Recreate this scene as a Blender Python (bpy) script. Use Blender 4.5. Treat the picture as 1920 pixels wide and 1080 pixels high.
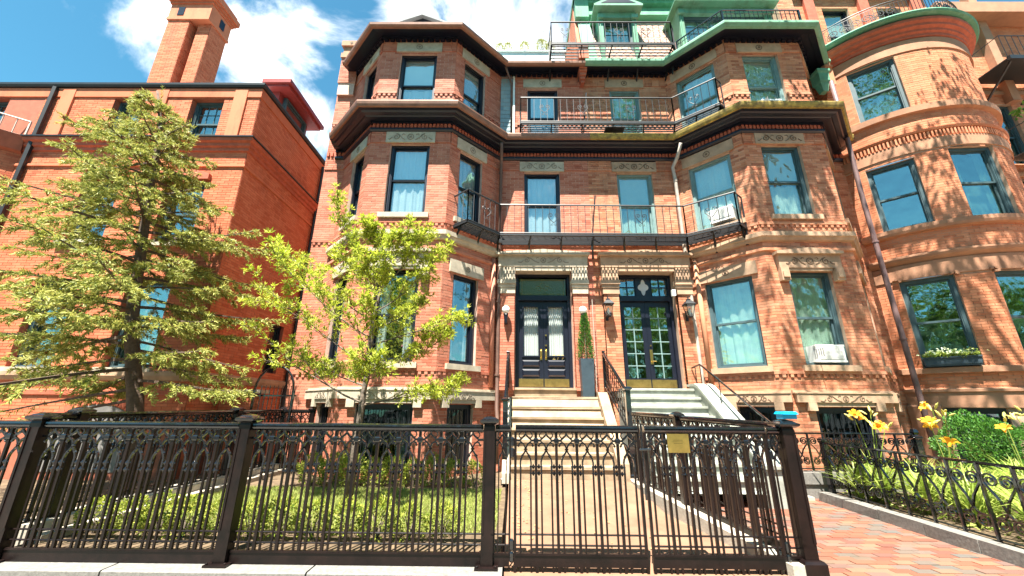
import bpy, math, random
from mathutils import Vector, Matrix
random.seed(7)
R = math.radians
for o in list(bpy.data.objects): bpy.data.objects.remove(o)
scene = bpy.context.scene
COL = scene.collection
# ------------------------------------------------------------------ camera
CAMZ = 1.45
cam_d = bpy.data.cameras.new('camera'); cam = bpy.data.objects.new('camera', cam_d); COL.objects.link(cam)
cam_d.sensor_width = 36; cam_d.lens = 727.5/1920*36; cam_d.clip_start = .05; cam_d.clip_end = 2000
_ya, _pi, _ro = R(-.42), R(17.0), R(.48)
_fw = Vector((math.sin(_ya)*math.cos(_pi), math.cos(_ya)*math.cos(_pi), math.sin(_pi)))
_rt = Vector((math.cos(_ya), -math.sin(_ya), 0)); _up = _rt.cross(_fw)
_r2 = math.cos(_ro)*_rt + math.sin(_ro)*_up; _u2 = -math.sin(_ro)*_rt + math.cos(_ro)*_up
cam.matrix_world = Matrix(((_r2.x, _u2.x, -_fw.x, 0), (_r2.y, _u2.y, -_fw.y, 0), (_r2.z, _u2.z, -_fw.z, CAMZ), (0, 0, 0, 1)))
scene.camera = cam
# ------------------------------------------------------------------ light
SUN = Vector((-.14, -.40, 1)).normalized()            # direction towards the sun
sd = bpy.data.lights.new('sun', 'SUN'); sd.energy = 5.0; sd.angle = R(.5); sd.color = (1, .95, .86)
so = bpy.data.objects.new('sun', sd); COL.objects.link(so)
so.rotation_euler = (-SUN).to_track_quat('-Z', 'Y').to_euler()
w = bpy.data.worlds.new('World'); scene.world = w; w.use_nodes = True
nt = w.node_tree; nt.nodes.clear()
def N(t, kind, **kw):
    n = t.nodes.new(kind)
    for k, v in kw.items(): setattr(n, k, v)
    return n
def math_n(t, op, a, b=None, clamp=False):
    n = N(t, 'ShaderNodeMath', operation=op, use_clamp=clamp)
    for i, x in enumerate((a, b)):
        if x is None: continue
        if isinstance(x, (int, float)): n.inputs[i].default_value = x
        else: t.links.new(x, n.inputs[i])
    return n.outputs[0]
out = N(nt, 'ShaderNodeOutputWorld'); bg = N(nt, 'ShaderNodeBackground'); bg.inputs['Strength'].default_value = .06
sky = N(nt, 'ShaderNodeTexSky', sky_type='NISHITA', sun_disc=False)
sky.sun_elevation = math.asin(SUN.z); sky.sun_rotation = math.atan2(SUN.x, SUN.y); sky.air_density = 1.0; sky.dust_density = .6; sky.ozone_density = 1.0
tint = N(nt, 'ShaderNodeMix', data_type='RGBA', blend_type='MULTIPLY'); tint.inputs[0].default_value = 1
tint.inputs[7].default_value = (.40, .88, .86, 1); nt.links.new(sky.outputs[0], tint.inputs[6])
tc = N(nt, 'ShaderNodeTexCoord')
noi = N(nt, 'ShaderNodeTexNoise'); noi.inputs['Scale'].default_value = 3.6; noi.inputs['Detail'].default_value = 9; noi.inputs['Roughness'].default_value = .58; noi.inputs['Distortion'].default_value = .5
nt.links.new(tc.outputs['Generated'], noi.inputs['Vector'])
acc = math_n(nt, 'MULTIPLY', noi.outputs[0], 1.0)
for d, size, amp in (((-.60, .52, .62), .27, .25), ((-.40, .62, .50), .16, .16), ((-.50, .70, .40), .16, .14), ((-.02, .62, .66), .30, .28), ((-.20, .55, .72), .16, .12), ((-.95, .25, .50), .3, -.22), ((-.72, .62, .47), .14, -.12)):
    dv = Vector(d).normalized()
    vm = N(nt, 'ShaderNodeVectorMath', operation='DISTANCE'); vm.inputs[1].default_value = dv
    nt.links.new(tc.outputs['Generated'], vm.inputs[0])
    g = math_n(nt, 'MULTIPLY', vm.outputs['Value'], 1/size); g = math_n(nt, 'SUBTRACT', 1.0, g, True)
    acc = math_n(nt, 'ADD', acc, math_n(nt, 'MULTIPLY', g, amp))
rmp = N(nt, 'ShaderNodeMapRange'); rmp.interpolation_type = 'SMOOTHSTEP'
rmp.inputs[1].default_value = .585; rmp.inputs[2].default_value = .76
nt.links.new(acc, rmp.inputs[0])
cl = N(nt, 'ShaderNodeMix', data_type='RGBA'); cl.inputs[7].default_value = (7.4, 7.6, 7.8, 1)
nt.links.new(rmp.outputs[0], cl.inputs[0]); nt.links.new(tint.outputs[2], cl.inputs[6])
nt.links.new(cl.outputs[2], bg.inputs[0]); nt.links.new(bg.outputs[0], out.inputs[0])
vs = scene.view_settings; vs.view_transform = 'Standard'; vs.look = 'None'; vs.exposure = 2.2; vs.gamma = 1; vs.use_curve_mapping = False

# ------------------------------------------------------------------ materials
def tree_of(name):
    m = bpy.data.materials.new(name); m.use_nodes = True
    t = m.node_tree; return m, t, t.nodes['Principled BSDF']
def mat(name, col, rough=.7, metal=0, var=.15, vs_=6, bump=.0, bs=60, col2=None, spec=.5, coat=0):
    m, t, b = tree_of(name)
    b.inputs['Roughness'].default_value = rough; b.inputs['Metallic'].default_value = metal
    b.inputs['Specular IOR Level'].default_value = spec; b.inputs['Coat Weight'].default_value = coat
    geo = N(t, 'ShaderNodeNewGeometry')
    n = N(t, 'ShaderNodeTexNoise'); n.inputs['Scale'].default_value = vs_; n.inputs['Detail'].default_value = 6; n.inputs['Roughness'].default_value = .65
    t.links.new(geo.outputs['Position'], n.inputs['Vector'])
    mx = N(t, 'ShaderNodeMix', data_type='RGBA')
    a = [c*(1-var) for c in col]; bb = list(col2) if col2 else [min(1, c*(1+var)) for c in col]
    mx.inputs[6].default_value = (*a, 1); mx.inputs[7].default_value = (*bb, 1)
    mr = N(t, 'ShaderNodeMapRange'); mr.inputs[1].default_value = .3; mr.inputs[2].default_value = .7
    t.links.new(n.outputs[0], mr.inputs[0]); t.links.new(mr.outputs[0], mx.inputs[0]); t.links.new(mx.outputs[2], b.inputs['Base Color'])
    if bump:
        n2 = N(t, 'ShaderNodeTexNoise'); n2.inputs['Scale'].default_value = bs; n2.inputs['Detail'].default_value = 4
        t.links.new(geo.outputs['Position'], n2.inputs['Vector'])
        bp = N(t, 'ShaderNodeBump'); bp.inputs['Strength'].default_value = bump; bp.inputs['Distance'].default_value = .01
        t.links.new(n2.outputs[0], bp.inputs['Height']); t.links.new(bp.outputs[0], b.inputs['Normal'])
    return m
def rand_mat(name, cols, rough=.8, soot=0, soot_col=(.08, .06, .05), bump=.25, bs=70, trans=0, spec=.3, patch=0, patch_col=(.5, .3, .2)):
    """colour picked per piece (loose part and object), with optional soot patches"""
    m, t, b = tree_of(name)
    b.inputs['Roughness'].default_value = rough; b.inputs['Specular IOR Level'].default_value = spec
    geo = N(t, 'ShaderNodeNewGeometry'); oi = N(t, 'ShaderNodeObjectInfo')
    r = math_n(t, 'FRACT', math_n(t, 'ADD', geo.outputs['Random Per Island'], oi.outputs['Random']))
    cr = N(t, 'ShaderNodeValToRGB'); e = cr.color_ramp.elements
    while len(e) < len(cols): e.new(.5)
    for i, c in enumerate(cols): e[i].position = i/(len(cols)-1); e[i].color = (*c, 1)
    t.links.new(r, cr.inputs[0]); colout = cr.outputs[0]
    for amt, c2, sc, lo, hi in ((soot, soot_col, 1.3, .5, .72), (patch, patch_col, 2.1, .5, .66)):
        if not amt: continue
        n = N(t, 'ShaderNodeTexNoise'); n.inputs['Scale'].default_value = sc; n.inputs['Detail'].default_value = 7; n.inputs['Roughness'].default_value = .7
        mp = N(t, 'ShaderNodeMapping'); mp.inputs['Scale'].default_value = (1.6, 1.6, .55); t.links.new(geo.outputs['Position'], mp.inputs['Vector']); t.links.new(mp.outputs[0], n.inputs['Vector'])
        mr = N(t, 'ShaderNodeMapRange'); mr.inputs[1].default_value = lo; mr.inputs[2].default_value = hi; mr.inputs[4].default_value = amt
        t.links.new(n.outputs[0], mr.inputs[0])
        mx = N(t, 'ShaderNodeMix', data_type='RGBA'); mx.inputs[7].default_value = (*c2, 1)
        t.links.new(mr.outputs[0], mx.inputs[0]); t.links.new(colout, mx.inputs[6]); colout = mx.outputs[2]
    t.links.new(colout, b.inputs['Base Color'])
    if bump:
        n2 = N(t, 'ShaderNodeTexNoise'); n2.inputs['Scale'].default_value = bs; n2.inputs['Detail'].default_value = 4
        t.links.new(geo.outputs['Position'], n2.inputs['Vector'])
        bp = N(t, 'ShaderNodeBump'); bp.inputs['Strength'].default_value = bump; bp.inputs['Distance'].default_value = .01
        t.links.new(n2.outputs[0], bp.inputs['Height']); t.links.new(bp.outputs[0], b.inputs['Normal'])
    if trans:
        tr = N(t, 'ShaderNodeBsdfTranslucent'); t.links.new(colout, tr.inputs[0])
        ms = N(t, 'ShaderNodeMixShader'); ms.inputs[0].default_value = trans
        t.links.new(b.outputs[0], ms.inputs[1]); t.links.new(tr.outputs[0], ms.inputs[2])
        t.links.new(ms.outputs[0], t.nodes['Material Output'].inputs[0])
    return m
def glass_mat(name, refl=.3, tintc=(.93, .98, .97), wav=.02):
    m = bpy.data.materials.new(name); m.use_nodes = True; t = m.node_tree; t.nodes.clear()
    o = N(t, 'ShaderNodeOutputMaterial'); tr = N(t, 'ShaderNodeBsdfTransparent'); tr.inputs[0].default_value = (*tintc, 1)
    gl = N(t, 'ShaderNodeBsdfGlossy'); gl.inputs['Roughness'].default_value = .015; gl.inputs[0].default_value = (.95, 1, 1, 1)
    lw = N(t, 'ShaderNodeLayerWeight'); lw.inputs[0].default_value = .5
    f = math_n(t, 'ADD', math_n(t, 'MULTIPLY', math_n(t, 'POWER', lw.outputs['Facing'], 4.0), .7), refl, True)
    geo = N(t, 'ShaderNodeNewGeometry'); n = N(t, 'ShaderNodeTexNoise'); n.inputs['Scale'].default_value = 2.2
    t.links.new(geo.outputs['Position'], n.inputs['Vector'])
    bp = N(t, 'ShaderNodeBump'); bp.inputs['Strength'].default_value = wav*8; bp.inputs['Distance'].default_value = .06
    t.links.new(n.outputs[0], bp.inputs['Height']); t.links.new(bp.outputs[0], gl.inputs['Normal'])
    ms = N(t, 'ShaderNodeMixShader'); t.links.new(f, ms.inputs[0]); t.links.new(tr.outputs[0], ms.inputs[1]); t.links.new(gl.outputs[0], ms.inputs[2])
    t.links.new(ms.outputs[0], o.inputs[0]); return m
M = {}
M['brick'] = rand_mat('brick_left_house', [(.43, .135, .08), (.49, .18, .11), (.53, .21, .135), (.38, .105, .06), (.50, .19, .115)], soot=.45, soot_col=(.22, .07, .04), patch=.25, patch_col=(.56, .27, .19))
M['brickR'] = rand_mat('brick_right_house', [(.47, .17, .085), (.55, .23, .12), (.60, .27, .155), (.36, .11, .055), (.53, .20, .10)], soot=.6, soot_col=(.12, .06, .035), patch=.35, patch_col=(.62, .34, .21))
M['brickB'] = rand_mat('brick_bow_house', [(.52, .18, .085), (.57, .215, .105), (.60, .25, .13), (.47, .15, .07)], soot=.35, soot_col=(.27, .09, .045), patch=.3, patch_col=(.62, .32, .19))
M['brickC'] = rand_mat('brick_corner_building', [(.50, .13, .055), (.55, .16, .075), (.58, .185, .09), (.45, .10, .042)], soot=.5, soot_col=(.22, .055, .028), patch=.25, patch_col=(.55, .20, .11))
M['paver'] = rand_mat('paver', [(.19, .062, .038), (.22, .08, .047), (.155, .055, .037), (.13, .08, .066), (.23, .11, .065), (.10, .092, .082), (.17, .095, .055)], soot=.6, soot_col=(.10, .075, .05))
M['mortar'] = mat('mortar', (.56, .37, .29), .9, var=.2, bump=.3)
M['mortarR'] = mat('mortar_warm', (.44, .29, .20), .9, var=.25, bump=.3)
M['mortarC'] = mat('mortar_red', (.34, .10, .055), .9, var=.2, bump=.3)
M['stone'] = mat('grey_sandstone', (.44, .375, .28), .85, var=.24, vs_=5, bump=.25, bs=90)
M['stone_c'] = mat('groove_shade_sandstone', (.24, .20, .15), .9, var=.15, bump=.2)  # darker than the plain stone: shade of incised grooves painted onto raised carving
M['stoneR'] = mat('brown_sandstone', (.42, .27, .17), .85, var=.32, vs_=2.5, bump=.3, bs=80)
M['stoneR_c'] = mat('groove_shade_brown_sandstone', (.16, .10, .06), .9, var=.2)  # brown counterpart, groove shadow likewise put into the carving's colour
M['stoneB'] = mat('brownstone', (.37, .185, .105), .85, var=.25, vs_=2.2, bump=.3, bs=80)
M['terracotta'] = mat('red_terracotta', (.42, .10, .05), .8, var=.25, vs_=8, bump=.2)
M['step'] = mat('limestone_step', (.30, .215, .135), .8, var=.38, vs_=4, bump=.25, bs=50)
M['stepR'] = mat('white_painted_step', (.29, .30, .255), .8, var=.32, vs_=5, bump=.3, bs=40)
M['navy'] = mat('navy_paint', (.007, .009, .018), .35, var=.15, vs_=4)
M['gutter'] = mat('brown_copper_gutter', (.25, .12, .075), .5, metal=.2, var=.25, vs_=5)
M['gutterR'] = mat('lichen_gutter', (.20, .135, .06), .8, var=.5, vs_=9, col2=(.45, .32, .06), bump=.3)
M['copper'] = rand_mat('verdigris_copper', [(.10, .27, .17), (.13, .31, .20), (.16, .34, .23)], .75, soot=.75, soot_col=(.075, .10, .055), bump=.2, bs=30, patch=.5, patch_col=(.24, .42, .31))
M['copper_rust'] = mat('stained_verdigris', (.10, .30, .13), .8, var=.4, vs_=7, col2=(.45, .40, .10), bump=.2)
M['teal'] = mat('teal_grey_frame', (.05, .09, .10), .5, var=.2)
M['tealL'] = mat('pale_teal_frame', (.16, .25, .24), .5, var=.2)
M['iron'] = mat('black_gloss_iron', (.006, .006, .007), .2, var=.3, vs_=14, bump=.15, bs=25, coat=1)
M['iron_b'] = mat('brown_black_iron', (.0045, .003, .003), .34, var=.5, vs_=5, bump=.2, bs=25, coat=0, spec=.3, col2=(.014, .007, .006))
M['iron_m'] = mat('matt_dark_iron', (.011, .013, .015), .5, var=.3)
M['brass'] = mat('brass', (.62, .43, .13), .32, metal=1, var=.2, vs_=9)
M['gold'] = mat('gold_paint', (.75, .55, .22), .35, var=.05)
M['brass_d'] = mat('dull_brass', (.30, .22, .07), .42, metal=.9, var=.35, vs_=5)
M['glass'] = glass_mat('window_glass', .22)
M['glassR'] = glass_mat('window_glass_old', .18, (.90, .97, .93), .05)
M['glassD'] = glass_mat('window_glass_dark', .28, (.6, .72, .66), .05)
M['glassB'] = glass_mat('cellar_glass', .06, (.4, .5, .5), .05)
M['leaded'] = rand_mat('leaded_glass', [(.05, .09, .03), (.12, .16, .05), (.09, .13, .09)], .12, bump=.5, bs=30, spec=.9)
M['curtain'] = mat('white_curtain', (.52, .55, .54), .9, var=.06, vs_=3)
M['curtainR'] = mat('grey_lace_curtain', (.42, .48, .44), .9, var=.12, vs_=6)
M['shade'] = mat('cream_window_shade', (.42, .44, .40), .9, var=.06)
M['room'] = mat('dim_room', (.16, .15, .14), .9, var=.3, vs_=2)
M['white'] = mat('white_plastic', (.78, .78, .74), .5, var=.05)
M['acgrey'] = mat('ac_grille', (.38, .38, .36), .6, var=.1)
M['slate'] = rand_mat('pink_slate', [(.40, .24, .18), (.46, .30, .23), (.36, .20, .15), (.50, .34, .27)], .8)
M['shingle'] = rand_mat('blue_grey_shingle', [(.24, .32, .34), (.30, .38, .39), (.20, .28, .31)], .8)
M['concrete'] = mat('concrete', (.18, .16, .13), .9, var=.12, vs_=3, bump=.2, bs=60)
M['path'] = mat('tinted_concrete', (.19, .10, .058), .85, var=.2, vs_=2.2, bump=.2, bs=70, col2=(.24, .135, .08))
M['granite'] = mat('granite', (.16, .15, .135), .85, var=.3, vs_=30, bump=.3, bs=40)
M['graniteL'] = mat('pale_granite', (.36, .32, .26), .85, var=.15, vs_=12, bump=.3, bs=40)
M['soil'] = mat('soil', (.09, .055, .03), .95, var=.4, vs_=9, bump=.6, bs=30, col2=(.16, .11, .06))
M['asphalt'] = mat('asphalt', (.05, .05, .05), .9, var=.25, vs_=20, bump=.2)
M['roof'] = mat('roof_membrane', (.30, .30, .30), .9)
M['deck'] = mat('pale_deck_wall', (.50, .60, .58), .7, var=.12)
M['blue'] = mat('blue_plastic', (.0, .32, .55), .4, var=.05)
M['redpaint'] = mat('red_painted_wood', (.27, .035, .03), .5, var=.15)
M['planter'] = mat('slate_blue_planter', (.035, .055, .07), .45, var=.2)
M['globe'] = mat('white_glass_globe', (.85, .84, .78), .2, var=.02)
M['pipe'] = mat('weathered_brown_pipe', (.15, .085, .065), .5, metal=.2, var=.4, vs_=4)
M['pipeR'] = mat('grey_tan_pipe', (.42, .36, .30), .55, var=.3, vs_=4)
M['pipeB'] = mat('purple_brown_pipe', (.15, .09, .085), .45, var=.35, vs_=3)
M['bark'] = mat('bark', (.13, .10, .075), .95, var=.4, vs_=20, bump=.8, bs=30)
M['barkS'] = mat('spruce_bark', (.10, .065, .045), .95, var=.4, vs_=16, bump=.9, bs=25)
M['leafY'] = rand_mat('lime_leaf', [(.24, .31, .02), (.38, .45, .03), (.50, .54, .06), (.58, .58, .12), (.30, .38, .03), (.16, .22, .03)], .45, bump=0, trans=.45, spec=.4)
M['needle'] = rand_mat('spruce_needle', [(.09, .13, .03), (.27, .30, .05), (.42, .40, .08), (.20, .25, .06), (.54, .50, .15), (.34, .36, .08)], .55, bump=0, trans=.3)
M['cone'] = rand_mat('spruce_cone', [(.22, .10, .03), (.32, .16, .05)], .8, bump=0)
M['box'] = rand_mat('boxwood_leaf', [(.10, .17, .02), (.22, .29, .03), (.36, .40, .05), (.48, .46, .10), (.16, .25, .03)], .5, bump=0, trans=.3)
M['boxD'] = rand_mat('dark_hedge_leaf', [(.04, .12, .02), (.07, .20, .03), (.13, .28, .04)], .45, bump=0, trans=.3)
M['grass'] = rand_mat('grass_blade', [(.16, .22, .04), (.28, .34, .06), (.42, .44, .14), (.22, .28, .05)], .6, bump=0, trans=.3)
M['lilyleaf'] = rand_mat('daylily_leaf', [(.15, .24, .03), (.27, .36, .05), (.42, .46, .12), (.20, .30, .04)], .45, bump=0, trans=.35)
M['lily'] = rand_mat('daylily_petal', [(.78, .36, .02), (.80, .48, .05), (.80, .30, .02)], .5, bump=0, trans=.35)
M['bud'] = rand_mat('daylily_bud', [(.62, .56, .14), (.70, .60, .2), (.45, .48, .12)], .5, bump=0, trans=.2)
M['flowerW'] = rand_mat('pale_blossom', [(.75, .78, .6), (.6, .72, .35)], .5, bump=0, trans=.3)
M['pink'] = rand_mat('pink_blossom', [(.65, .12, .25), (.75, .25, .35)], .5, bump=0)
M['treeD'] = rand_mat('street_tree_leaf', [(.05, .13, .015), (.09, .20, .02), (.15, .27, .03)], .5, bump=0, trans=.35)
M['dry'] = rand_mat('dry_leaf', [(.42, .27, .08), (.50, .34, .12), (.30, .16, .06)], .8, bump=0)

# ------------------------------------------------------------------ helpers
WM = {}
class Face:
    """vertical plane through p0->p1 (plan, left to right seen from the street); local axes: s along, d outwards, z up"""
    def __init__(s, p0, p1):
        s.o = Vector((*p0, 0)); v = Vector((p1[0]-p0[0], p1[1]-p0[1], 0)); s.L = v.length; s.t = v/s.L
        s.n = Vector((s.t.y, -s.t.x, 0))
    def __call__(s, a, d, z): p = s.o + s.t*a + s.n*d; return (p.x, p.y, z)
    def frame(s, a, d, z):
        p = s(a, d, z); return Matrix(((s.t.x, -s.n.x, 0, p[0]), (s.t.y, -s.n.y, 0, p[1]), (0, 0, 1, p[2]), (0, 0, 0, 1)))
class Arc:
    """bow front: circle in plan, s = arc length from angle a0"""
    def __init__(s, c, r, a0, a1): s.c = c; s.r = r; s.a0 = a0; s.a1 = a1; s.L = r*(a1-a0)
    def ang(s, a): return s.a0 + a/s.r
    def __call__(s, a, d, z):
        t = s.ang(a); r = s.r + d; return (s.c[0]+r*math.sin(t), s.c[1]-r*math.cos(t), z)
    def frame(s, a, d, z):
        t = s.ang(a); p = s(a, d, z); tx, ty = math.cos(t), math.sin(t); nx, ny = ty, -tx
        return Matrix(((tx, -nx, 0, p[0]), (ty, -ny, 0, p[1]), (0, 0, 1, p[2]), (0, 0, 0, 1)))
    def chord(s, a0, a1): p, q = s(a0, 0, 0), s(a1, 0, 0); return Face(p[:2], q[:2])
IDT = lambda x, y, z: (x, y, z)
class MB:
    def __init__(s, T=None): s.v = []; s.f = []; s.T = T or IDT; s.sm = False
    def add(s, vs_, fs):
        b = len(s.v); s.v += [s.T(*p) for p in vs_]; s.f += [tuple(i+b for i in f) for f in fs]; return s
    def box(s, x0, x1, y0, y1, z0, z1):
        return s.add([(x0, y0, z0), (x1, y0, z0), (x1, y1, z0), (x0, y1, z0), (x0, y0, z1), (x1, y0, z1), (x1, y1, z1), (x0, y1, z1)],
                     [(0, 3, 2, 1), (4, 5, 6, 7), (0, 1, 5, 4), (1, 2, 6, 5), (2, 3, 7, 6), (3, 0, 4, 7)])
    def quad(s, a, b, c, d): return s.add([a, b, c, d], [(0, 1, 2, 3)])
    def prism(s, pts, y0, y1):                      # polygon in (x, z), extruded along y
        n = len(pts)
        return s.add([(p[0], y0, p[1]) for p in pts]+[(p[0], y1, p[1]) for p in pts],
                     [tuple(range(n)), tuple(range(2*n-1, n-1, -1))]+[(i, i+n, (i+1) % n+n, (i+1) % n) for i in range(n)])
    def prism_x(s, pts, x0, x1):                    # polygon in (y, z), extruded along x
        n = len(pts)
        return s.add([(x0, p[0], p[1]) for p in pts]+[(x1, p[0], p[1]) for p in pts],
                     [tuple(range(n)), tuple(range(2*n-1, n-1, -1))]+[(i, i+n, (i+1) % n+n, (i+1) % n) for i in range(n)])
    def slab(s, pts, z0, z1):                       # plan polygon
        n = len(pts)
        return s.add([(*p, z0) for p in pts]+[(*p, z1) for p in pts],
                     [tuple(range(n-1, -1, -1)), tuple(range(n, 2*n))]+[(i, (i+1) % n, (i+1) % n+n, i+n) for i in range(n)])
    def tube(s, path, r, n=5, flat=1.0):
        P = [Vector(p) for p in path]; rs = r if isinstance(r, (list, tuple)) else [r]*len(P)
        vs_ = []; fs = []
        for i, p in enumerate(P):
            t = (P[min(i+1, len(P)-1)]-P[max(i-1, 0)])
            t = t.normalized() if t.length > 1e-9 else Vector((0, 0, 1))
            a = Vector((0, 1, 0)) if abs(t.y) < .9 else Vector((1, 0, 0))
            u = t.cross(a).normalized(); w_ = t.cross(u)
            for k in range(n):
                th = 2*math.pi*(k+.5)/n; vs_.append(tuple(p+u*math.cos(th)*rs[i]+w_*math.sin(th)*rs[i]*flat))
        for i in range(len(P)-1):
            for k in range(n):
                a, b = i*n+k, i*n+(k+1) % n; fs.append((a, b, b+n, a+n))
        fs.append(tuple(range(n-1, -1, -1))); fs.append(tuple(range((len(P)-1)*n, len(P)*n)))
        return s.add(vs_, fs)
    def lathe(s, c, prof, n=12):
        vs_ = []; fs = []
        for r, z in prof:
            for k in range(n):
                th = 2*math.pi*k/n; vs_.append((c[0]+r*math.cos(th), c[1]+r*math.sin(th), c[2]+z))
        for i in range(len(prof)-1):
            for k in range(n):
                a, b = i*n+k, i*n+(k+1) % n; fs.append((a, b, b+n, a+n))
        fs.append(tuple(range(n-1, -1, -1))); fs.append(tuple(range((len(prof)-1)*n, len(prof)*n)))
        return s.add(vs_, fs)
    def frustum(s, cx, cy, steps):                  # square section: (half, z)
        vs_ = []; fs = []
        for h, z in steps: vs_ += [(cx-h, cy-h, z), (cx+h, cy-h, z), (cx+h, cy+h, z), (cx-h, cy+h, z)]
        for i in range(len(steps)-1):
            for k in range(4):
                a, b = i*4+k, i*4+(k+1) % 4; fs.append((a, b, b+4, a+4))
        fs.append((3, 2, 1, 0)); m_ = len(steps)*4; fs.append((m_-4, m_-3, m_-2, m_-1)); return s.add(vs_, fs)
    def sweep(s, prof, path, closed_prof=True):     # moulding: prof (d, z) carried along a plan polyline with mitred corners
        P = [Vector((*p, 0)) for p in path]; ns = []
        for i in range(len(P)-1):
            t = (P[i+1]-P[i]).normalized(); ns.append(Vector((t.y, -t.x, 0)))
        offs = []
        for i in range(len(P)):
            if i == 0: m_ = ns[0]
            elif i == len(P)-1: m_ = ns[-1]
            else:
                m_ = (ns[i-1]+ns[i]).normalized(); m_ = m_/max(.3, m_.dot(ns[i]))
            offs.append(m_)
        n = len(prof); vs_ = []; fs = []
        for p, m_ in zip(P, offs):
            for d, z in prof: q = p+m_*d; vs_.append((q.x, q.y, z))
        for i in range(len(P)-1):
            for k in range(n if closed_prof else n-1):
                a, b = i*n+k, i*n+(k+1) % n; fs.append((a, b, b+n, a+n))
        if closed_prof: fs.append(tuple(range(n-1, -1, -1))); fs.append(tuple(range((len(P)-1)*n, len(P)*n)))
        return s.add(vs_, fs)
    def mesh(s, name, m, smooth=False):
        me = bpy.data.meshes.new(name); me.from_pydata(s.v, [], s.f); me.materials.append(m)
        if smooth: me.polygons.foreach_set('use_smooth', [True]*len(me.polygons))
        me.update(); return me
    def build(s, name, m, parent=None, smooth=False, **props):
        return place(name, s.mesh(name, M[m] if isinstance(m, str) else m, smooth), parent, **props)
def place(name, me, parent=None, W=None, **props):
    """link an object whose world matrix is W (identity by default), as a part when parent is given"""
    o = bpy.data.objects.new(name, me); COL.objects.link(o); W = W or Matrix.Identity(4)
    if parent:
        o.parent = parent; o.matrix_parent_inverse = WM[parent.name].inverted()
    o.matrix_basis = W; WM[o.name] = W.copy()
    for k, v in props.items(): o[k] = v
    return o
def tag(o, label, cat, group=None, kind=None):
    o['label'] = label; o['category'] = cat
    if group: o['group'] = group
    if kind: o['kind'] = kind
    return o
def thing(name, label, cat, loc=(0, 0, 0), group=None):
    return tag(place(name, None, None, Matrix.Translation(loc)), label, cat, group)
def copy_tree(o, W, label=None):
    """copy a thing with its parts; W = its new world matrix"""
    old = WM[o.name]; c = o.copy(); COL.objects.link(c); c.matrix_basis = W; WM[c.name] = W
    if label: c['label'] = label
    for ch in [x for x in o.children]:
        k = ch.copy(); COL.objects.link(k); k.parent = c
        k.matrix_parent_inverse = ch.matrix_parent_inverse; k.matrix_basis = ch.matrix_basis; WM[k.name] = W @ old.inverted() @ WM[ch.name]
    return c
def TRS(loc, rz=0, sc=1): return Matrix.Translation(loc) @ Matrix.Rotation(rz, 4, 'Z') @ Matrix.Scale(sc, 4)
CAM = Vector((0, 0, CAMZ))

# ---- masonry: mortar sheet with openings + real bricks
def wall_sheet(mb, F, s0, s1, z0, z1, ops, depth=.28, ds=None):
    sc = sorted({s0, s1, *[o[0] for o in ops], *[o[1] for o in ops]}); zc = sorted({z0, z1, *[o[2] for o in ops], *[o[3] for o in ops]})
    sc = [x for x in sc if s0 <= x <= s1]; zc = [x for x in zc if z0 <= x <= z1]
    if ds:
        fine = []
        for a, b in zip(sc, sc[1:]):
            k = max(1, int((b-a)/ds)); fine += [a+(b-a)*i/k for i in range(k)]
        sc = fine+[sc[-1]]
    mb.T = F
    for a, b in zip(sc, sc[1:]):
        for c, d in zip(zc, zc[1:]):
            m_, q = (a+b)/2, (c+d)/2
            if any(o[0] < m_ < o[1] and o[2] < q < o[3] for o in ops): continue
            mb.quad((a, 0, c), (b, 0, c), (b, 0, d), (a, 0, d))
    for o in ops:
        a, b, c, d = o[:4]
        mb.quad((a, 0, c), (a, 0, d), (a, -depth, d), (a, -depth, c)); mb.quad((b, 0, c), (b, -depth, c), (b, -depth, d), (b, 0, d))
        mb.quad((a, 0, d), (b, 0, d), (b, -depth, d), (a, -depth, d)); mb.quad((a, 0, c), (a, -depth, c), (b, -depth, c), (b, 0, c))
CH = .0615; BL = .203
def brick_layout(F, s0, s1, z0, z1, ops, off=0.0, proud=.005):
    res = []; k = 0; z = z0
    while z < z1-.02:
        zt = min(z+CH, z1); zm = (z+zt)/2
        cuts = sorted([(o[0], o[1]) for o in ops if o[2] < zm < o[3]])
        spans = []; a = s0
        for c, d in cuts:
            if c > a: spans.append((a, c))
            a = max(a, d)
        if a < s1: spans.append((a, s1))
        ph = (k % 2)*BL/2+off
        for a, b in spans:
            g = math.floor((a-ph)/BL)*BL+ph; edges = [a]
            x = g+BL
            while x < b-.001:
                if x-edges[-1] > .035: edges.append(x)
                x += BL
            if b-edges[-1] < .035 and len(edges) > 1: edges.pop()
            edges.append(b)
            for p, q in zip(edges, edges[1:]): res.append((F, p+.004, q-.004, z+.004, zt-.004, proud))
        z += CH; k += 1
    return res
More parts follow.
